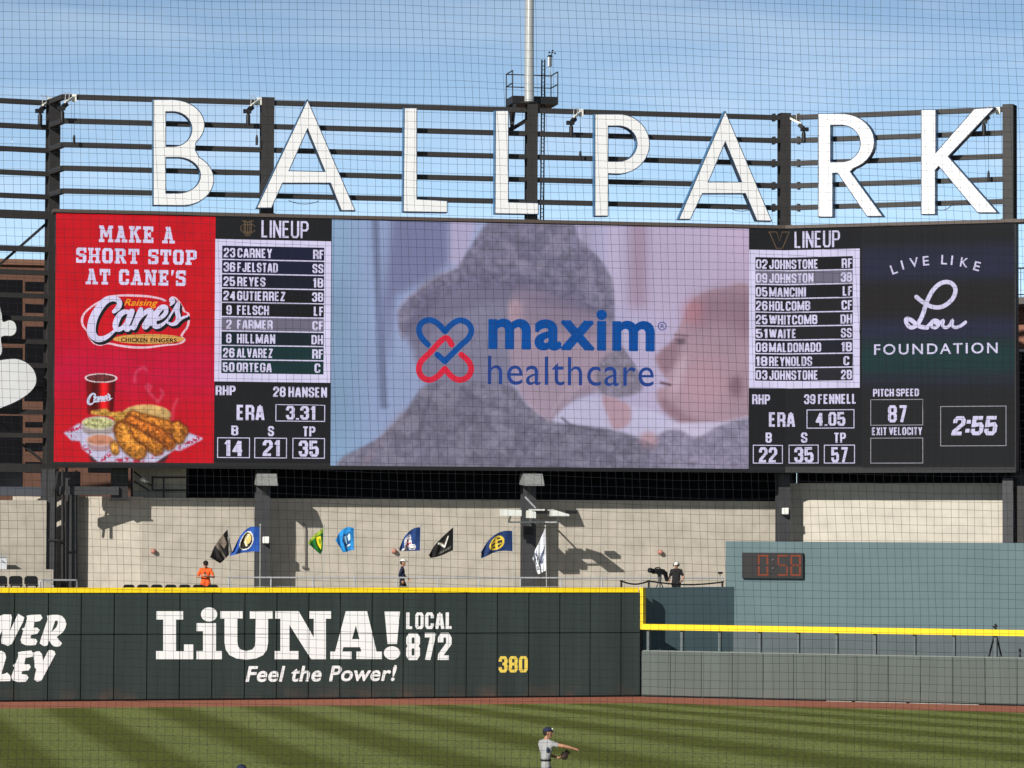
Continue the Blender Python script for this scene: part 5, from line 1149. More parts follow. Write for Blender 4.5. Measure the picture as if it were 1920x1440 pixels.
for P, x, y, lab in ((C0, 287, 1033, 'small pink round horn left of the orange shirted person'), (S1, 738, 1033, 'small pink round horn above the person in the white hat'), (S1, 1237, 1035, 'small pink round horn above the television camera')):
    P = S1; s_, z_ = P.hit(x, y, CN); t = thing('wall_horn', P.pt(s_, z_ - .12, CN), lab, 'horn', 'pink horns on the concrete wall')
    mb = MB(); Mx = Matrix((P.u, P.n, Vector((0, 0, 1)))).transposed(); mb.ball(P.pt(s_, z_, CN + .14), (.105, .10, .10), 14, 8, M=Mx); mb.build('cover', mat('faded_red', (.44, .20, .16), .6), t)
    mb = MB(); mb.pbox(P, s_ - .08, s_ + .08, z_ - .08, z_ + .08, CN + .003, CN + .06); mb.build('back_box', mat('faded_red_dark', (.3, .12, .1), .6), t)
mb = MB(); cpts = [S1.P(568, 980, CN + .06), S1.P(571, 984, CN + .08), S1.P(573, 992, CN + .08), S1.P(573, 1063, CN + .08)]; mb.tube(cpts, .026, 8); mb.pbox(S1, S1.hit(566, 1060, CN)[0], S1.hit(574, 1060, CN)[0], S1.hit(570, 1065, CN)[1], S1.hit(570, 1061, CN)[1], CN + .003, CN + .15)
tag(mb.build('conduit_pipe', mat('conduit_grey', (.16, .15, .14), .5)), 'thin bent conduit pipe on the concrete wall near the green flag', 'pipe')
# camera housings on a cross rail
cr_ = thing('camera_bracket', S1.P(1000, 985, -.7), 'white camera housings on a cross rail fixed to the column', 'camera bracket')
CF = .35
mb = MB(); mb.bar(S1.P(949, 979, CF), S1.P(1050, 979, CF), .06); mb.bar(S1.P(995, 979, CF), S1.P(995, 979, -.8), .09); mb.bar(S1.P(995, 985, CF), S1.P(995, 985, -.8), .06); mb.bar(S1.P(985, 932, -.7), S1.P(1004, 952, CF - .1), .05); mb.build('cross_rail', M_GREY, cr_)
def housing(x0, x1, y0, y1, n0, n1, tip):
    (sa, z1), (sb, z0) = S1.hit(x0, y0, CF), S1.hit(x1, y1, CF); mb = MB(); h_ = (z1 - z0)
    mb.hexa([S1.pt(sa, z0, n1), S1.pt(sb, z0, n1), S1.pt(sb, z0, n0), S1.pt(sa, z0, n0), S1.pt(sa, z1, n1), S1.pt(sb, z1 - h_ * tip, n1), S1.pt(sb, z1 - h_ * tip, n0), S1.pt(sa, z1, n0)])
    h = mb.build('camera_housing', mat('housing_white', (.66, .67, .63), .4), cr_, bevel=.015)
    mb = MB(); mb.bar(S1.pt((sa + sb) / 2, z0, (n0 + n1) / 2), S1.pt((sa + sb) / 2, S1.hit(x0, 979, CF)[1], CF), .07); mb.build('mount', M_GREY, h); return h
housing(938, 970, 955, 968, .10, 1.25, .1); housing(1029, 1060, 955, 968, .10, 1.15, .75)
h = housing(988, 1000, 957, 972, .15, .9, .2)
mb = MB(); mb.pbox(S1, S1.hit(993, 956, CF)[0], S1.hit(1019, 956, CF)[0], S1.hit(993, 957.5, CF)[1], S1.hit(993, 954.5, CF)[1], .15, .6); mb.build('sun_shield', mat('housing_white', (1, 1, 1)), cr_)
for x0, x1 in ((993, 1029), (1060, 1080)):
    mb = MB(); mb.pbox(S1, S1.hit(x0 + .5, 960, .3)[0], S1.hit(x1, 960, .3)[0], S1.hit(x0, 963.5, .3)[1], S1.hit(x0, 957.5, .3)[1], .2, .5); mb.build('camera_body', M_BLACK, cr_)
mb = MB(); mb.pbox(S1, S1.hit(986, 995, 0)[0], S1.hit(1004, 995, 0)[0], S1.hit(990, 1002, 0)[1], S1.hit(990, 987, 0)[1], -.75, -.5); mb.build('junction_box', M_BLACK, cr_)

# ------------------------------------------------------------------ railings, seats, boxes
RA = Plane(425, 135.6, 1357, 139.6)
zr = RA.hit(600, 1083)[1]
rl = thing('handrail', RA.pt(8, FLOOR), 'long thin grey handrail running along the concourse behind the flags', 'railing')
mb = MB(); mb.tube([RA.pt(0, zr), RA.pt(RA.len, zr)], .035, 8); mb.build('top_rail', M_GREY, rl)
mb = MB()
for dz in (.35, .55, .75): mb.tube([RA.pt(0, zr - dz), RA.pt(RA.len, zr - dz)], .012, 5)
mb.build('cable', M_GREY, rl)
for k in range(13): mb = MB(); s_ = .05 + (RA.len - .1) * k / 12; mb.tube([RA.pt(s_, FLOOR), RA.pt(s_, zr - .03)], .03, 8); mb.build('post', M_GREY, rl)
sr = thing('handrail', W1.pt(W1.hit(110, 1100, -1.6)[0], FLOOR, -1.6), 'short grey pipe railing beside the large black seats', 'railing')
mb = MB(); q = lambda x, y: W1.P(x, y, -1.6)
mb.tube([q(75, 1112), q(74.5, 1092), q(77, 1086), q(80, 1090), q(80.5, 1112)], .035, 8); mb.tube([q(80, 1087.5), q(144, 1087.5), q(144, 1112)], .035, 8); mb.tube([q(86, 1089), q(100, 1098), q(100, 1112)], .03, 8); mb.build('rail', M_GREY, sr)
def seat(P, x, ytop, wpx, n_, label, group, proto=None):
    s_, z_ = P.hit(x, ytop, n_); base = P.pt(s_, FLOOR, n_)
    if proto is None:
        proto = thing('stadium_seat', base, label, 'seat', group); sc_ = wpx / 50; h_ = z_ - FLOOR; w_ = sc_ / 2
        prof = [(-w_, .0), (-w_ * .97, .22 * sc_ + .1), (-w_ * .86, .33 * sc_ + .1), (-w_ * .6, .40 * sc_ + .1), (w_ * .6, .40 * sc_ + .1), (w_ * .86, .33 * sc_ + .1), (w_ * .97, .22 * sc_ + .1), (w_, 0)]
        zt_ = z_; ph = max(q_[1] for q_ in prof)
        vs, fs = fill([[(s_ + a_, zt_ - ph + b_) for a_, b_ in prof]], .05)
        mb = MB(); mb.add([P.pt(v.x, v.y, n_ + v.z - .2) for v in vs], fs); mb.build('backrest', M_SEAT, proto, bevel=.01)
        mb = MB(); mb.pbox(P, s_ - w_ * .9, s_ + w_ * .9, zt_ - ph - .06, zt_ - ph - .003, n_ - .2, n_ + .25); mb.build('seat_pan', M_SEAT, proto, bevel=.015)
        for d_ in (-1, 1): mb = MB(); mb.bar(P.pt(s_ + d_ * w_ * .7, FLOOR + .003, n_), P.pt(s_ + d_ * w_ * .7, zt_ - ph - .063, n_), .05); mb.build('leg', M_BLACK, proto)
        return proto
    r = proto.copy(); COL.objects.link(r); r.location = base; r['label'] = label
    for c in proto.children:
        d = c.copy(); COL.objects.link(d); d.parent = r; d.matrix_parent_inverse = c.matrix_parent_inverse.copy()
    return r
lab = ['leftmost', 'second from the left', 'third from the left', 'fourth from the left', 'fifth from the left', 'sixth from the left', 'rightmost']
pr = None
for k in range(7):
    s_ = seat(W1, 243 + k * 26.2, 1096.2 + .1 * k, 22, -1.5, 'black seat top behind the yellow rail, %s of seven in a row' % lab[k], 'small black seats in the row near the orange shirt', pr); pr = pr or s_
pr = None
for x, l_ in ((2, 'large black seat cut by the left picture edge'), (30.5, 'large black seat, middle one of the three at the left edge'), (59.5, 'large black seat nearest the short pipe railing')):
    s_ = seat(W1, x, 1080, 25.5, -2.6, l_, 'large black seats at the left edge', pr); pr = pr or s_
mb = MB(); sa, z1 = CL.hit(-8, 1045, .9); sb, z0 = CL.hit(12, 1067.5, .9); mb.pbox(CL, sa, sb, z0, z1, .45, 1.0); b_ = thing('utility_box', CL.pt(sa, z0, .7), 'white metal cabinet on the concrete ledge at the left edge', 'cabinet'); mb.build('cabinet', mat('box_white', (.62, .64, .66), .5), b_, bevel=.01)
mb = MB(); mb.pbox(CL, sa - .02, sb + .02, z1 + .003, z1 + .04, .42, 1.04); mb.build('lid', M_GREY, b_); mb = MB(); mb.bar(CL.P(3, 1051, 1.03), CL.P(8, 1055, 1.03), .03); mb.build('latch', M_BLACK, b_)
def belt_post(x, y0, lab_):
    t = thing('barrier_post', PA.P(x, 1100, -1.2), lab_, 'barrier post', 'black barrier posts by the television camera'); s_, z_ = PA.hit(x, y0, -1.2)
    mb = MB(); mb.tube([PA.pt(s_, FLOOR, -1.2), PA.pt(s_, z_, -1.2)], .04, 8); mb.build('shaft', M_BLACK, t)
    mb = MB(); mb.tube([PA.pt(s_, z_, -1.2), PA.pt(s_, z_ + .07, -1.2)], .055, 8); mb.build('head', M_BLACK, t)
    mb = MB(); mb.tube([PA.pt(s_, FLOOR, -1.2), PA.pt(s_, FLOOR + .04, -1.2)], [.2, .16], 12); mb.build('foot', M_BLACK, t); return PA.pt(s_, z_ + .03, -1.2)
bp = [belt_post(1165, 1091, 'black barrier post at the left end of the belt'), belt_post(1216.5, 1091, 'black barrier post under the television camera'), belt_post(1354.5, 1093, 'black barrier post beside the blue green wall edge')]
mb = MB()
for a_, b2 in zip(bp, bp[1:]):
    pts = [a_.lerp(b2, k / 8) + Vector((0, 0, -.12 * math.sin(math.pi * k / 8))) for k in range(9)]
    for p0, p1 in zip(pts, pts[1:]): mb.bar(p0, p1, .012, .06)
tag(mb.build('barrier_belt', M_BLACK), 'black belt strung between the barrier posts', 'belt')
mb = MB(); s_, z_ = RA.hit(1350, 1083); mb.tube([RA.pt(s_, z_ + .04), RA.pt(s_, z_ + .14)], .02, 6); mb.bar(RA.pt(s_ - .08, z_ + .19, 0), RA.pt(s_ + .1, z_ + .19, .02), .08, .09); tag(mb.build('small_camera', M_BLACK), 'small black camera clamped to the handrail end', 'camera')
# television camera on its tripod
tvc = thing('television_camera', PA.P(1240, 1102, -1.6), 'black broadcast camera on a tripod beside the operator', 'television camera')
gT = lambda x, y, n_=-1.6: PA.P(1190 + x / 10.1, 1030 + y / 10.1, n_)
mb = MB(); mb.bar(gT(370, 415), gT(530, 425), .26, .2); mb.bar(gT(500, 400), gT(590, 470), .16, .14); mb.bar(gT(400, 350), gT(470, 350), .05); mb.bar(gT(395, 350), gT(385, 400), .04); mb.bar(gT(475, 350), gT(490, 400), .04); mb.build('body', M_BLACK, tvc)
mb = MB(); mb.tube([gT(375, 405), gT(330, 403), gT(325, 403), gT(275, 395)], [.06, .06, .095, .10], 12); mb.build('lens', M_BLACK, tvc)
mb = MB(); mb.bar(gT(560, 400), gT(625, 520), .04); mb.bar(gT(580, 470), gT(620, 600), .13, .1); mb.build('pan_handle', M_BLACK, tvc)
mb = MB(); mb.tube([gT(470, 450), gT(475, 590)], [.09, .07], 8); c_ = gT(475, 570)
for dx, dy in ((-.42, .2), (.42, .2), (.05, -.5)): mb.tube([c_, Vector((c_.x + dx, c_.y + dy, FLOOR))], .025, 6)
mb.build('tripod', mat('tripod_grey', (.10, .10, .10), .4), tvc)
# tripods standing behind the low wall
def tripod(x, ytop, sc, label, material):
    p = W2.P(x, ytop, -1.3); t = thing('tripod', Vector((p.x, p.y, 0)), label, 'tripod', 'tripods behind the low wall'); h = p.z
    mb = MB(); mb.tube([p + Vector((0, 0, -.3 * sc)), p + Vector((0, 0, -.02))], .035 * sc, 8); mb.bar(p + Vector((-.02, 0, 0)), p + Vector((.06 * sc, 0, -.1)), .07 * sc); mb.bar(p + Vector((-.1 * sc, 0, -.09 * sc)), p + Vector((.06 * sc, 0, -.2 * sc)), .05 * sc); mb.build('head', M_BLACK, t)
    for k in range(3):
        a_ = k * 2.094 + .5; e = Vector((p.x + .75 * sc * math.cos(a_), p.y + .55 * sc * math.sin(a_), 0)); q0 = p + Vector((0, 0, -.26 * sc)); mb = MB(); mb.tube([q0, q0.lerp(e, .45)], .035 * sc, 6); mb.tube([q0.lerp(e, .42), e], .025 * sc, 6, mi=1); mb.build('leg', [M_BLACK, material], t)
tripod(1866.5, 1170, 1.0, 'tall black tripod with pale lower legs rising above the yellow rail', mat('tripod_pale', (.45, .43, .38), .4)); tripod(1912.5, 1216, .6, 'small black tripod at the right edge below the yellow rail', M_BLACK)

# ------------------------------------------------------------------ flags
FN = -.75
def flag(label, ptop, pbot, ftop, fbot, paint, bulge=0.0, belly=0.0, wave=.10):
    x_, z_ = W1.hit(*ptop, FN); xb, zb_ = W1.hit(*pbot, FN)
    t = thing('flag', W1.pt(xb, FLOOR, FN), label, 'flag', 'flags flying behind the outfield wall')
    mb = MB(); mb.tube([W1.pt(xb + .02, FLOOR, FN), W1.pt(x_ + .02, z_ + .06, FN)], .015, 8); mb.ball(W1.pt(x_ + .02, z_ + .09, FN), .035, 8, 6); mb.build('pole', mat('pole_white', (.42, .42, .41), .4), t)
    w, h = 52, 44; cv = Canvas(w, h, 0, 0, 100, 70, 3); paint(cv)
    u_, v_ = np.meshgrid(np.linspace(0, 1, w), np.linspace(0, 1, h))       # u: pole -> fly, v: top -> bottom
    lerp = lambda a_, b_: a_
    C = [W1.hit(*p, FN) for p in (ptop, pbot, ftop, fbot)]
    g = lambda i: (C[0][i] * (1 - v_) + C[1][i] * v_) * (1 - u_) + (C[2][i] * (1 - v_) + C[3][i] * v_) * u_
    s_ = g(0); z = g(1) + bulge * np.sin(np.pi * u_) * (1 - v_) + belly * np.sin(np.pi * u_) * v_
    n_ = FN + wave * np.sin(u_ * 7.5 + v_ * 2.2) * u_ ** .6 + .05 * np.sin(u_ * 15 - v_ * 5) * u_
    co = np.zeros((h, w, 3)); O, U, Nn = np.array(W1.O), np.array(W1.u), np.array(W1.n)
    co = O + s_[..., None] * U + n_[..., None] * Nn; co[..., 2] = z
    me = grid_mesh(w, h, co, cv.linear(), 'cloth'); me.polygons.foreach_set('use_smooth', [True] * len(me.polygons))
    link('cloth', me, attr_mat('flag_cloth', False), t)
# in the cloth picture x runs from the fly (0) ... pole is at x = 0 of u; y 0 is the top edge
def p_black(cv):
    cv.c[:] = (26, 24, 24); cv.put(cv.mask([(25, 0), (55, 0), (40, 40), (20, 34)]), (120, 108, 98)); cv.put(cv.mask([(52, 0), (66, 0), (62, 70), (52, 70)]), (112, 104, 94), .9); cv.put(cv.mask([(0, 18), (10, 18), (14, 70), (6, 70)]), (150, 145, 138), .8)
def p_blue(cv):
    cv.c[:] = (44, 86, 168); cv.put(cv.ell(48, 36, 25, 27), (236, 232, 220)); cv.put(cv.ell(48, 36, 22, 24), (28, 30, 38)); cv.put(cv.ell(42, 32, 12, 15), (206, 180, 110)); cv.put(cv.line([(40, 22), (52, 36), (44, 50)], 6), (240, 230, 190)); cv.put(cv.ell(60, 46, 7, 8), (90, 80, 62))
def p_green(cv):
    cv.c[:] = (30, 104, 44); cv.put(cv.mask([(0, 0), (100, 0), (100, 8), (0, 14)]), (178, 190, 60), .8); cv.put(cv.mask([(18, 20), (52, 12), (60, 40), (40, 62), (18, 48)]), (232, 208, 40)); cv.put(cv.ell(34, 34, 9, 11), (40, 110, 44), .6)
def p_light(cv):
    cv.c[:] = (42, 138, 208); cv.put(cv.mask([(20, 12), (44, 20), (60, 14), (78, 30), (70, 52), (46, 60), (24, 44)]), (34, 76, 128)); cv.put(cv.mask([(26, 18), (40, 26), (36, 42), (24, 36)]), (196, 222, 236)); cv.put(cv.mask([(46, 24), (60, 22), (66, 40), (50, 48)]), (170, 206, 228)); cv.put(cv.line([(30, 52), (60, 56)], 4), (214, 230, 240))
def p_navyA(cv):
    cv.c[:] = (36, 62, 116)
    for wd, c in ((17, (240, 238, 236)), (11, (36, 56, 108)), (6, (206, 70, 74))):
        cv.put(cv.line([(30, 58), (46, 58), (52, 20), (64, 20), (70, 58), (86, 58)], wd), c if wd != 6 else (240, 236, 236)); cv.put(cv.line([(46, 44), (70, 44)], wd * .7), c)
    cv.put(cv.line([(56, 26), (68, 52)], 6), (196, 60, 66))
def p_blackV(cv):
    cv.c[:] = (28, 27, 27); cv.put(cv.line([(22, 16), (36, 44), (58, 10)], 5), (222, 220, 214)); cv.put(cv.line([(26, 16), (37, 36), (52, 12)], 2), (120, 110, 90))
    for k in range(9): cv.put(cv.line([(12 + k * 7, 54), (12 + k * 7 + 3, 60)], 2.4), (170, 166, 160), .8)
def p_ring(cv):
    cv.c[:] = (32, 54, 100); cv.put(cv.ell(50, 36, 24, 26), (214, 184, 62)); cv.put(cv.ell(50, 36, 18, 20), (34, 40, 48)); cv.put(cv.line([(36, 28), (64, 28)], 5), (220, 190, 70)); cv.put(cv.line([(36, 42), (64, 42)], 5), (220, 190, 70)); cv.put(cv.line([(50, 20), (50, 54)], 6), (220, 190, 70))
def p_white(cv):
    cv.c[:] = (224, 228, 238); cv.put(cv.mask([(4, 26), (40, 30), (60, 46), (40, 54), (20, 44)]), (70, 78, 104), .9); cv.put(cv.mask([(8, 36), (30, 40), (36, 46), (20, 44)]), (226, 228, 236))
    X = lambda pts: cv.put(cv.line(pts, 3.4), (24, 30, 54))
    # the conference name runs along the lower edge, letters stacked towards the pole
    for d, chs in ((0, 'WEST'), (17, 'BIG')):
        for i, ch in enumerate(chs):
            y0 = 84 - 12 * 0; x0 = 66 + d; c = 8 + i * 15 + (7 if d else 0)
            P_ = {'W': [[(0, 0), (10, 3), (3, 6), (10, 9), (0, 12)]], 'E': [[(0, 10), (0, 0), (10, 0), (10, 10)], [(5, 0), (5, 8)]], 'S': [[(0, 10), (0, 0), (5, 0), (5, 10), (10, 10), (10, 0)]], 'T': [[(0, 0), (0, 11)], [(0, 5), (10, 5)]],
                  'B': [[(0, 0), (10, 0), (10, 9), (5, 9), (0, 9), (0, 0)], [(5, 0), (5, 9)]], 'I': [[(0, 4), (10, 4)]], 'G': [[(0, 10), (0, 0), (10, 0), (10, 10), (5, 10), (5, 6)]]}[ch]
            for st in P_: X([(x0 + a_, c + b2) for a_, b2 in st])
flag('black flag with grey bands hanging slack, leftmost of the flags', (426.5, 992.5), (435.5, 1035.5), (392.5, 1045), (412.8, 1056), p_black, .1)
flag('royal blue flag with a round gold and black emblem', (487, 988.5), (487, 1034), (437, 1028.5), (430.8, 1042.5), p_blue, .32, .05)
flag('green flag with a yellow centre', (606.6, 989.5), (605, 1032.5), (575.6, 1018.4), (600.3, 1038.8), p_green, .05)
flag('light blue flag with a pale animal head crest', (663.6, 990.3), (663.6, 1030.6), (627.3, 1013.3), (644, 1036), p_light, .22)
flag('navy flag with a white and red zigzag letter', (788.3, 988.5), (787.3, 1032.5), (746.7, 1029), (749.7, 1033.4), p_navyA, .25)
flag('black flag with a thin white V and lettering', (849.8, 988.5), (849.6, 1031), (802, 1041), (808, 1046), p_blackV, .08, -.05)
flag('navy flag with a gold ring emblem', (960.4, 995.4), (961.4, 1033.6), (900, 1035), (903, 1047), p_ring, .28, .12)
flag('white conference flag with dark slanted lettering drooping on its pole', (1021.8, 990.5), (1024.8, 1069), (997.5, 1047), (1009.5, 1076.5), p_white, 0, 0, .05)

# ------------------------------------------------------------------ people: overlapping rounded limbs fused into one continuous skin
from mathutils import noise as mnoise
SKIN, SKIN2 = (.46, .24, .15), (.40, .20, .12)
def person(root_loc, rot, label, J, col, extras, height=1.8, voxel=.011, group=None):
    """J: joints in metres (x right, y forward, z up) for a 1.8 m figure; col: material colours"""
    t = thing('person', root_loc, label, 'person', group); k = height / 1.8
    T = Matrix.Translation(root_loc) @ Matrix.Rotation(rot, 4, 'Z') @ Matrix.Scale(k, 4)
    prim = []
    def cap(a, ra, b, rb, m): prim.append((Vector(a), ra, Vector(b), rb, m))
    g = lambda n: Vector(J[n])
    SK, SH, TR, SO, SL_ = 0, 1, 2, 3, 4            # skin, shirt, trousers, shoes, sleeve
    hd, nk = g('head'), g('neck'); face = Vector(J.get('face', (0, 1, 0))).normalized(); side = face.cross(Vector((0, 0, 1)))
    up = Vector((0, 0, 1))
    cap(hd + up * .025 - face * .012, .094, hd - up * .02 + face * .012, .086, SK); cap(hd - up * .03 + face * .03, .066, hd - up * .085 + face * .045, .045, SK)
    cap(hd - up * .005 + face * .095, .013, hd - up * .035 + face * .112, .017, SK)                            # nose
    for d in (-1, 1):
        cap(hd + side * (.095 * d) + up * .005, .016, hd + side * (.098 * d) - up * .03, .013, SK)              # ears
        cap(hd + side * (.018 * d) + up * .024 + face * .096, .012, hd + side * (.052 * d) + up * .024 + face * .082, .012, SK)   # brow
    cap(hd - up * .066 + face * .082 - side * .02, .009, hd - up * .066 + face * .082 + side * .02, .009, SK)   # lips
    cap(hd - up * .05, .058, nk, .06, SK)
    ch, wa, hp = g('chest'), g('waist'), g('hip')
    for d, s in ((-1, 'L'), (1, 'R')):
        sh_, el, wr = g('sh' + s), g('el' + s), g('wr' + s); hnd = g('ha' + s)
        cap(nk - up * .03, .068, sh_, .066, SH)
        cap(sh_, .075, ch + (sh_ - ch) * .35 - up * .1, .105, SH); cap(ch + (sh_ - ch) * .45, .1, wa + side * 0 + Vector((d * .065, 0, 0)), .108, SH)
        cap(sh_, .068, sh_.lerp(el, J.get('sleeve', .62)), .062, SH); cap(sh_.lerp(el, J.get('sleeve', .62) - .07), .048, el, .042, SL_); cap(el, .041, el.lerp(wr, .35), .040, SL_); cap(el.lerp(wr, .3), .039, wr, .027, SL_ if J.get('long' + s) else SK)
        # hand: palm, four fingers of different lengths, thumb
        ax = (hnd - wr).normalized(); pn = Vector(J.get('palm' + s, (0, 0, -1))); ac = ax.cross(pn).normalized(); pn = ac.cross(ax)
        palm = wr + ax * .085
        for q in (-.028, -.009, .010, .028): cap(wr + ax * .02 + ac * q * .6, .017, palm + ac * q, .014, SK)
        curl = J.get('curl' + s, .6)
        for q, ln in ((-.032, .062), (-.011, .078), (.011, .084), (.032, .072)):
            p0 = palm + ac * q; d1_ = (ax * math.cos(curl * .6) + pn * math.sin(curl * .6)).normalized(); p1 = p0 + d1_ * ln * .55
            d2_ = (ax * math.cos(curl * 1.7) + pn * math.sin(curl * 1.7)).normalized(); cap(p0, .0105, p1, .0098, SK); cap(p1, .0098, p1 + d2_ * ln * .5, .0085, SK)
        cap(wr + ax * .03 + ac * .03, .013, wr + ax * .065 + ac * .062 + pn * .02, .0115, SK); cap(wr + ax * .065 + ac * .062 + pn * .02, .0115, wr + ax * .095 + ac * .066 + pn * .035, .0095, SK)
        kn, an = g('kn' + s), g('an' + s); hj = hp + Vector((d * .09, 0, -.02))
        cap(wa + Vector((d * .06, 0, -.06)), .107, hj, .112, TR); cap(hj, .106, kn, .068, TR); cap(kn, .066, kn.lerp(an, .35), .064, TR); cap(kn.lerp(an, .35), .064, an + up * .03, .05, TR)
        toe = an + Vector(J.get('toe' + s, (0.02 * d, .17, 0))); toe.z = .045; hl = Vector((an.x, an.y, .05)); cap(an, .046, hl, .045, SO); cap(hl - (toe - hl).normalized() * .03, .045, toe, .038, SO)
    if J.get('untucked'):
        for d in (-1, 1): cap(wa + Vector((d * .06, 0, -.04)), .115, hp + Vector((d * .085, 0, -.05)), .124, SH)
    cap(ch, .115, wa, .112, SH); cap(ch + up * .03, .1, nk - up * .06, .075, SH); cap(wa, .112, wa - up * .06, .113, SH if J.get('untucked') else TR)
    mb = MB()
    for a, ra, b, rb, m in prim:
        mb.ball(a, ra, 14, 8); mb.ball(b, rb, 14, 8)
        if (b - a).length > 1e-4: mb.tube([a, b], [ra, rb], 14)
    me = mb.mesh('body'); o = bpy.data.objects.new('body', me); COL.objects.link(o)
    rm = o.modifiers.new('r', 'REMESH'); rm.mode = 'VOXEL'; rm.voxel_size = voxel
    sm = o.modifiers.new('s', 'SMOOTH'); sm.iterations = 3; sm.factor = .5
    dg = bpy.context.evaluated_depsgraph_get(); bm_ = bpy.data.meshes.new_from_object(o.evaluated_get(dg)); bpy.data.objects.remove(o)
    npoly = len(bm_.polygons); cen = np.zeros(npoly * 3); bm_.polygons.foreach_get('center', cen); cen = cen.reshape(-1, 3)
    best = np.full(npoly, 1e9); mi = np.zeros(npoly, int)
    for a, ra, b, rb, m in prim:
        a_, d = np.array(a), np.array(b - a); l2 = max(d @ d, 1e-9); tt = np.clip(((cen - a_) @ d) / l2, 0, 1)
        ds = np.linalg.norm(cen - a_ - tt[:, None] * d, axis=1) - (ra + (rb - ra) * tt)
        w = ds < best; best = np.where(w, ds, best); mi = np.where(w, m, mi)
    # folds of cloth on shirt and trousers: the surface is pushed in and out along its normals
    cloth = np.zeros(len(bm_.vertices), bool)
    for p, m in zip(bm_.polygons, mi):
        if m in (SH, TR):
            for i in p.vertices: cloth[i] = True
    nrm = [v.normal.copy() for v in bm_.vertices]
    for v, c_, n_ in zip(bm_.vertices, cloth, nrm):
        if c_:
            q = v.co; f = mnoise.noise(Vector((q.x * 5 + q.z * 3, q.y * 5 - q.z * 2, q.z * 9))) + .6 * mnoise.noise(Vector((q.x * 13, q.y * 13, q.z * 22 + q.x * 9)))
            v.co = q + n_ * (.011 * f)
    bm_.transform(T)
    for key in ('skin', 'shirt', 'trousers', 'shoes', 'sleeve'): bm_.materials.append(col[key])
    bm_.polygons.foreach_set('material_index', mi.astype(np.int32)); bm_.polygons.foreach_set('use_smooth', [True] * npoly)
    body = link('body', bm_, None, t)
    TT = lambda v: T @ Vector(v)
    for nm, fn in extras:
        mbx = MB(); m_ = fn(mbx, J, hd, face, side); vs = [T @ v for v in mbx.v]; mbx.v = vs; mbx.build(nm, m_, t)
    for d in (-1, 1):                              # eyes
        mbx = MB(); mbx.ball(hd + side * (.033 * d) + up * .004 + face * .086, .011, 8, 6); mbx.v = [T @ v for v in mbx.v]; mbx.build('eye', mat('eye_dark', (.03, .02, .015), .3), t)
    return t
def dome(mb, c, face, side, rx, ry, h, zb_=0.0, n=14, mi=0):
    vs = []; fs = []; rows = 5
    for i in range(rows + 1):
        a = math.pi / 2 * i / rows
        for k in range(n):
            th = 2 * math.pi * k / n; vs.append(c + side * (rx * math.cos(a) * math.cos(th)) + face * (ry * math.cos(a) * math.sin(th)) + Vector((0, 0, zb_ + h * math.sin(a))))
    for i in range(rows):
        for k in range(n): k2 = (k + 1) % n; fs.append((i * n + k, i * n + k2, (i + 1) * n + k2, (i + 1) * n + k))
    fs.append(tuple(range(n - 1, -1, -1))); mb.add(vs, fs, True, mi)
def brim(mb, c, face, side, w, l, drop=.02, mi=0):
    pts = [c + side * (w * math.cos(R(a))) + face * (.06 + l * math.sin(R(a))) + Vector((0, 0, -drop * math.sin(R(a)))) for a in range(0, 181, 15)]
    up = Vector((0, 0, .008)); n = len(pts); vs = pts + [p + up for p in pts]
    mb.add(vs, [tuple(range(n - 1, -1, -1)), tuple(range(n, 2 * n))] + [(i, (i + 1) % n, n + (i + 1) % n, n + i) for i in range(n)], False, mi)
def ball_cap(color, logo=None):
    def f(mb, J, hd, face, side):
        up = Vector((0, 0, 1)); c = hd + up * .045 - face * .004; dome(mb, c, face, side, .108, .122, .10); brim(mb, c + up * .004, face, side, .085, .125, .03)
        if logo: mb.ball(c + face * .105 + up * .045, (.032, .02, .03), 8, 6, mi=1)
        return [color, logo or color]
    return f
def hair(color):
    def f(mb, J, hd, face, side):
        up = Vector((0, 0, 1)); mb.ball(hd + up * .02 - face * .028, (.098, .098, .098), 12, 8); return [color]
    return f
M_SK, M_SK2 = mat('skin', SKIN, .55), mat('skin_tan', SKIN2, .55)
M_NAVY = mat('navy_cloth', (.018, .024, .055), .85, .2, 30); M_BLKC = mat('black_cloth', (.016, .015, .016), .85, .2, 30)
M_GREYC = mat('grey_jersey', (.33, .33, .335), .85, .10, 26, bump=.6); M_ORG = mat('orange_cloth', (.82, .115, .018), .8, .12, 24, bump=.5)
M_HAIR = mat('dark_hair', (.02, .013, .01), .7); M_SHOE = mat('black_shoe', (.02, .02, .02), .5); M_WCAP = mat('white_cloth', (.78, .77, .74), .8)
STAND = dict(head=(0, .03, 1.69), neck=(0, 0, 1.53), chest=(0, 0, 1.36), waist=(0, 0, 1.10), hip=(0, 0, .95),
             shL=(-.185, 0, 1.45), elL=(-.24, -.02, 1.16), wrL=(-.23, .08, .92), haL=(-.22, .12, .84), shR=(.185, 0, 1.45), elR=(.24, -.02, 1.16), wrR=(.23, .08, .92), haR=(.22, .12, .84),
             palmL=(1, 0, 0), palmR=(-1, 0, 0), knL=(-.10, .02, .50), anL=(-.11, 0, .09), knR=(.10, .02, .50), anR=(.11, 0, .09))
def pose(**kw): d = dict(STAND); d.update(kw); return d
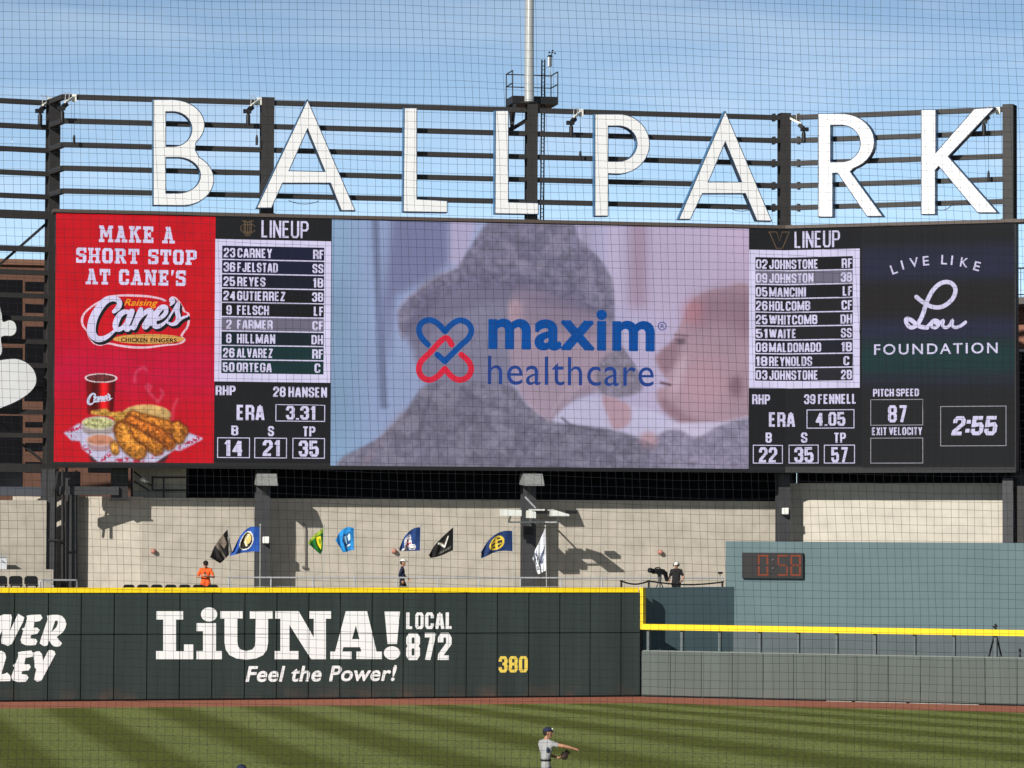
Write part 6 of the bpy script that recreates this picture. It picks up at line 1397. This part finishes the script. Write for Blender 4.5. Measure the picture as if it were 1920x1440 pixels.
# outfielder in grey, follow-through of a throw, facing the right of the picture
base = ground(1023, 80.9, .003)
JP = pose(head=(-.01, .05, 1.68), face=(.12, 1, 0), neck=(0, .01, 1.53), shR=(.10, .14, 1.43), elR=(.17, .42, 1.39), wrR=(.15, .66, 1.33), haR=(.14, .74, 1.31), sleeve=.4, palmR=(-.5, 0, -1), curlR=.9,
          shL=(-.15, -.10, 1.44), elL=(-.24, .06, 1.16), wrL=(-.12, .30, 1.10), haL=(-.09, .38, 1.12), palmL=(.3, .2, 1), curlL=.7, longL=True, knL=(-.13, .22, .52), anL=(-.16, .08, .10), knR=(.12, -.02, .50), anR=(.12, -.22, .10))
def glove(mb, J, hd, face, side):
    c = Vector(J['haL']) + Vector((.02, .05, .03)); Mx = Matrix.Rotation(.6, 3, 'X')
    mb.ball(c, (.032, .085, .095), 12, 8, M=Mx)
    for k in range(4): mb.tube([c + Vector((.0, .01 + .022 * k, .045)), c + Vector((.03, .04 + .03 * k, .13 - .02 * k)), c + Vector((.05, .05 + .03 * k, .16 - .03 * k))], [.021, .018, .013], 7)
    mb.tube([c + Vector((.02, -.05, .01)), c + Vector((.05, -.045, .10))], [.024, .017], 7)
    return [mat('glove_leather', (.03, .02, .014), .5)]
def belt(mb, J, hd, face, side):
    w = Vector(J['waist']); n = 24
    for k in range(n):
        a, b = 2 * math.pi * k / n, 2 * math.pi * (k + 1) / n; e = lambda q: w + Vector((.178 * math.cos(q), .122 * math.sin(q), -.045)); mb.bar(e(a), e(b), .012, .042)
    return [M_BLKC]
def side_patch(mb, J, hd, face, side):
    mb.ball(Vector((.135, .05, 1.29)), (.055, .045, .075), 12, 8); return [M_NAVY]
person(base, -math.pi / 2, 'outfielder in grey uniform and navy cap throwing with his arm stretched to the right', JP, dict(skin=M_SK2, shirt=M_GREYC, trousers=M_GREYC, shoes=M_SHOE, sleeve=M_SK2),
       [('cap', ball_cap(M_NAVY, M_WCAP)), ('hair', hair(M_HAIR)), ('fielding_glove', glove), ('belt', belt), ('undershirt', side_patch)], 1.80, .009)
person(ground(452, 67.9, .003), R(15), 'player whose dark cap just shows at the bottom picture edge', pose(), dict(skin=M_SK2, shirt=M_GREYC, trousers=M_GREYC, shoes=M_SHOE, sleeve=M_SK2), [('cap', ball_cap(M_NAVY, M_WCAP)), ('hair', hair(M_HAIR))], 1.80)
# spectator in orange looking at a phone
b_ = W1.pt(W1.hit(385.5, 1100, -2.0)[0], FLOOR + .003, -2.0)
JO = pose(head=(0, .06, 1.67), face=(0, 1, -.25), elL=(-.33, .06, 1.17), wrL=(-.10, .28, 1.21), haL=(-.03, .31, 1.24), elR=(.33, .06, 1.17), wrR=(.10, .28, 1.21), haR=(.03, .31, 1.24), palmL=(.4, -.8, .3), palmR=(-.4, -.8, .3), untucked=True)
def phone(mb, J, hd, face, side):
    mb.box((-.036, .30, 1.22), (.036, .312, 1.37)); return [M_BLACK]
def shades(mb, J, hd, face, side):
    up = Vector((0, 0, 1)); mb.bar(hd + face * .1 - side * .06 + up * .006, hd + face * .1 + side * .06 + up * .006, .02, .035); return [M_BLACK]
person(b_, math.pi, 'person in an orange t-shirt and dark cap looking down at a phone', JO, dict(skin=M_SK, shirt=M_ORG, trousers=M_BLKC, shoes=M_SHOE, sleeve=M_SK), [('cap', ball_cap(M_BLKC)), ('hair', hair(M_HAIR)), ('phone', phone), ('sunglasses', shades)], 1.74)
# passer-by in a white hat, walking to the right
b_ = RA.pt(RA.hit(754, 1080, -1.0)[0], FLOOR + .003, -1.0)
def cowboy(mb, J, hd, face, side):
    up = Vector((0, 0, 1)); c = hd + up * .05; n = 28; vs = []
    for r0 in (.09, .215):
        for k in range(n):
            a = 2 * math.pi * k / n; lift = .06 * abs(math.cos(a)) ** 2 * (1 if r0 > .1 else 0) - .012 * abs(math.sin(a)) * (r0 > .1)
            vs.append(c + side * (r0 * .86 * math.cos(a)) + face * (r0 * 1.08 * math.sin(a)) + up * lift)
    vs += [v + up * .012 for v in vs]; fs = []
    for k in range(n):
        k2 = (k + 1) % n; fs += [(k, k2, n + k2, n + k), (2 * n + k, 3 * n + k, 3 * n + k2, 2 * n + k2), (n + k, n + k2, 3 * n + k2, 3 * n + k), (k2, k, 2 * n + k, 2 * n + k2)]
    mb.add(vs, fs, True); dome(mb, c, face, side, .098, .118, .125); return [M_WCAP]
JW = pose(face=(.12, 1, 0), knL=(-.10, .22, .52), anL=(-.10, .30, .10), knR=(.10, -.05, .50), anR=(.10, -.30, .13), elR=(.23, -.12, 1.17), wrR=(.22, -.02, .94), haR=(.21, .04, .87), elL=(-.23, .08, 1.17), wrL=(-.2, .26, 1.02), haL=(-.19, .33, .98), longL=True, longR=True)
person(b_, -math.pi / 2, 'person in navy top and white brimmed hat walking behind the handrail', JW, dict(skin=M_SK, shirt=M_NAVY, trousers=M_BLKC, shoes=M_SHOE, sleeve=M_NAVY), [('hat', cowboy), ('hair', hair(M_HAIR))], 1.70)
# camera operator
b_ = PA.pt(PA.hit(1268, 1090, -1.5)[0], FLOOR + .003, -1.5)
JC = pose(head=(0, .03, 1.68), face=(.35, 1, -.1), elL=(-.30, .02, 1.17), wrL=(-.24, .22, 1.04), haL=(-.2, .30, 1.02), elR=(.28, .02, 1.17), wrR=(.30, .25, 1.02), haR=(.32, .33, 1.0), untucked=True)
def headset(mb, J, hd, face, side):
    up = Vector((0, 0, 1))
    for d in (-1, 1): mb.tube([hd + side * (.085 * d), hd + side * (.135 * d)], [.05, .045], 12)
    mb.tube([hd + side * (.125 * math.cos(R(a))) + up * (.15 * math.sin(R(a))) for a in range(0, 181, 15)], .014, 6); mb.tube([hd - side * .11, hd - side * .08 + face * .1 - up * .06], .008, 5); return [M_BLACK]
person(b_, math.pi, 'camera operator in black with white cap and black headphones behind the parapet', JC, dict(skin=M_SK, shirt=M_BLKC, trousers=M_BLKC, shoes=M_SHOE, sleeve=M_SK), [('cap', ball_cap(M_WCAP)), ('hair', hair(M_HAIR)), ('headset', headset)], 1.70)

# ------------------------------------------------------------------ the safety net between the seats and the field
NY, CELL, THR = 18.3, .0440, .00072
rng = np.random.default_rng(12)
def sway(x, z, k): return .011 * np.sin(x * 1.3 + z * .9 + k) + .008 * np.sin(x * 2.9 - z * 1.7 + 2 * k) + .004 * np.sin(x * 6.1 + z * 5.3 + 3 * k)
def net_x(u, v): return u + .030 * (v - 6.6) * -1 * np.clip((v - 5.8) * .5 + .5, -.6, 1) + sway(u, v, 0.4)
def net_z(u, v): return v - (.016 + .010 * np.clip((v - 6) / 2, -1, 1)) * u + .8 * sway(v * 1.1, u * .8, 1.9)
U0, U1, V0, V1 = -4.6, 4.6, 2.6, 10.6
nu, nv = int((U1 - U0) / CELL), int((V1 - V0) / CELL); step = .11
lines = []
for i in range(nu + 1):
    v = np.arange(V0, V1 + step, step); u = np.full_like(v, U0 + i * CELL) + rng.normal(0, .0022) + np.interp(v, np.linspace(V0, V1, 40), rng.normal(0, .0018, 40))
    lines.append(np.stack([net_x(u, v), NY + .05 * np.sin(u * 1.1) * np.sin(v * .7), net_z(u, v)], 1))
for j in range(nv + 1):
    u = np.arange(U0, U1 + step, step); v = np.full_like(u, V0 + j * CELL) + rng.normal(0, .0022) + np.interp(u, np.linspace(U0, U1, 46), rng.normal(0, .0018, 46))
    lines.append(np.stack([net_x(u, v), NY + .05 * np.sin(u * 1.1) * np.sin(v * .7), net_z(u, v)], 1))
VV, FF, base_ = [], [], 0
for k, ln in enumerate(lines):
    m = len(ln); vert = k <= nu
    a = np.array((1., 0, 0)) if vert else np.array((0, 0, 1.)); b = np.array((0, 1., 0))
    ring = np.stack([ln + THR * (math.cos(q) * a + math.sin(q) * b) for q in (0, math.pi / 2, math.pi, 3 * math.pi / 2)], 1).reshape(-1, 3); VV.append(ring)
    i = np.arange(m - 1)[:, None] * 4; q = np.arange(4)[None]; q2 = (q + 1) % 4
    FF.append((np.stack([i + q, i + q2, i + 4 + q2, i + 4 + q], -1) + base_).reshape(-1, 4)); base_ += m * 4
VV = np.concatenate(VV); FF = np.concatenate(FF)
me = bpy.data.meshes.new('net'); me.vertices.add(len(VV)); me.vertices.foreach_set('co', VV.reshape(-1).astype(np.float32))
me.loops.add(FF.size); me.loops.foreach_set('vertex_index', FF.reshape(-1).astype(np.int32)); me.polygons.add(len(FF)); me.polygons.foreach_set('loop_start', (np.arange(len(FF)) * 4).astype(np.int32))
me.update(calc_edges=True)
tag(link('safety_net', me, mat('net_cord', (.012, .014, .022), .8)), 'dark square mesh safety net hanging between the viewer and the field', 'net')
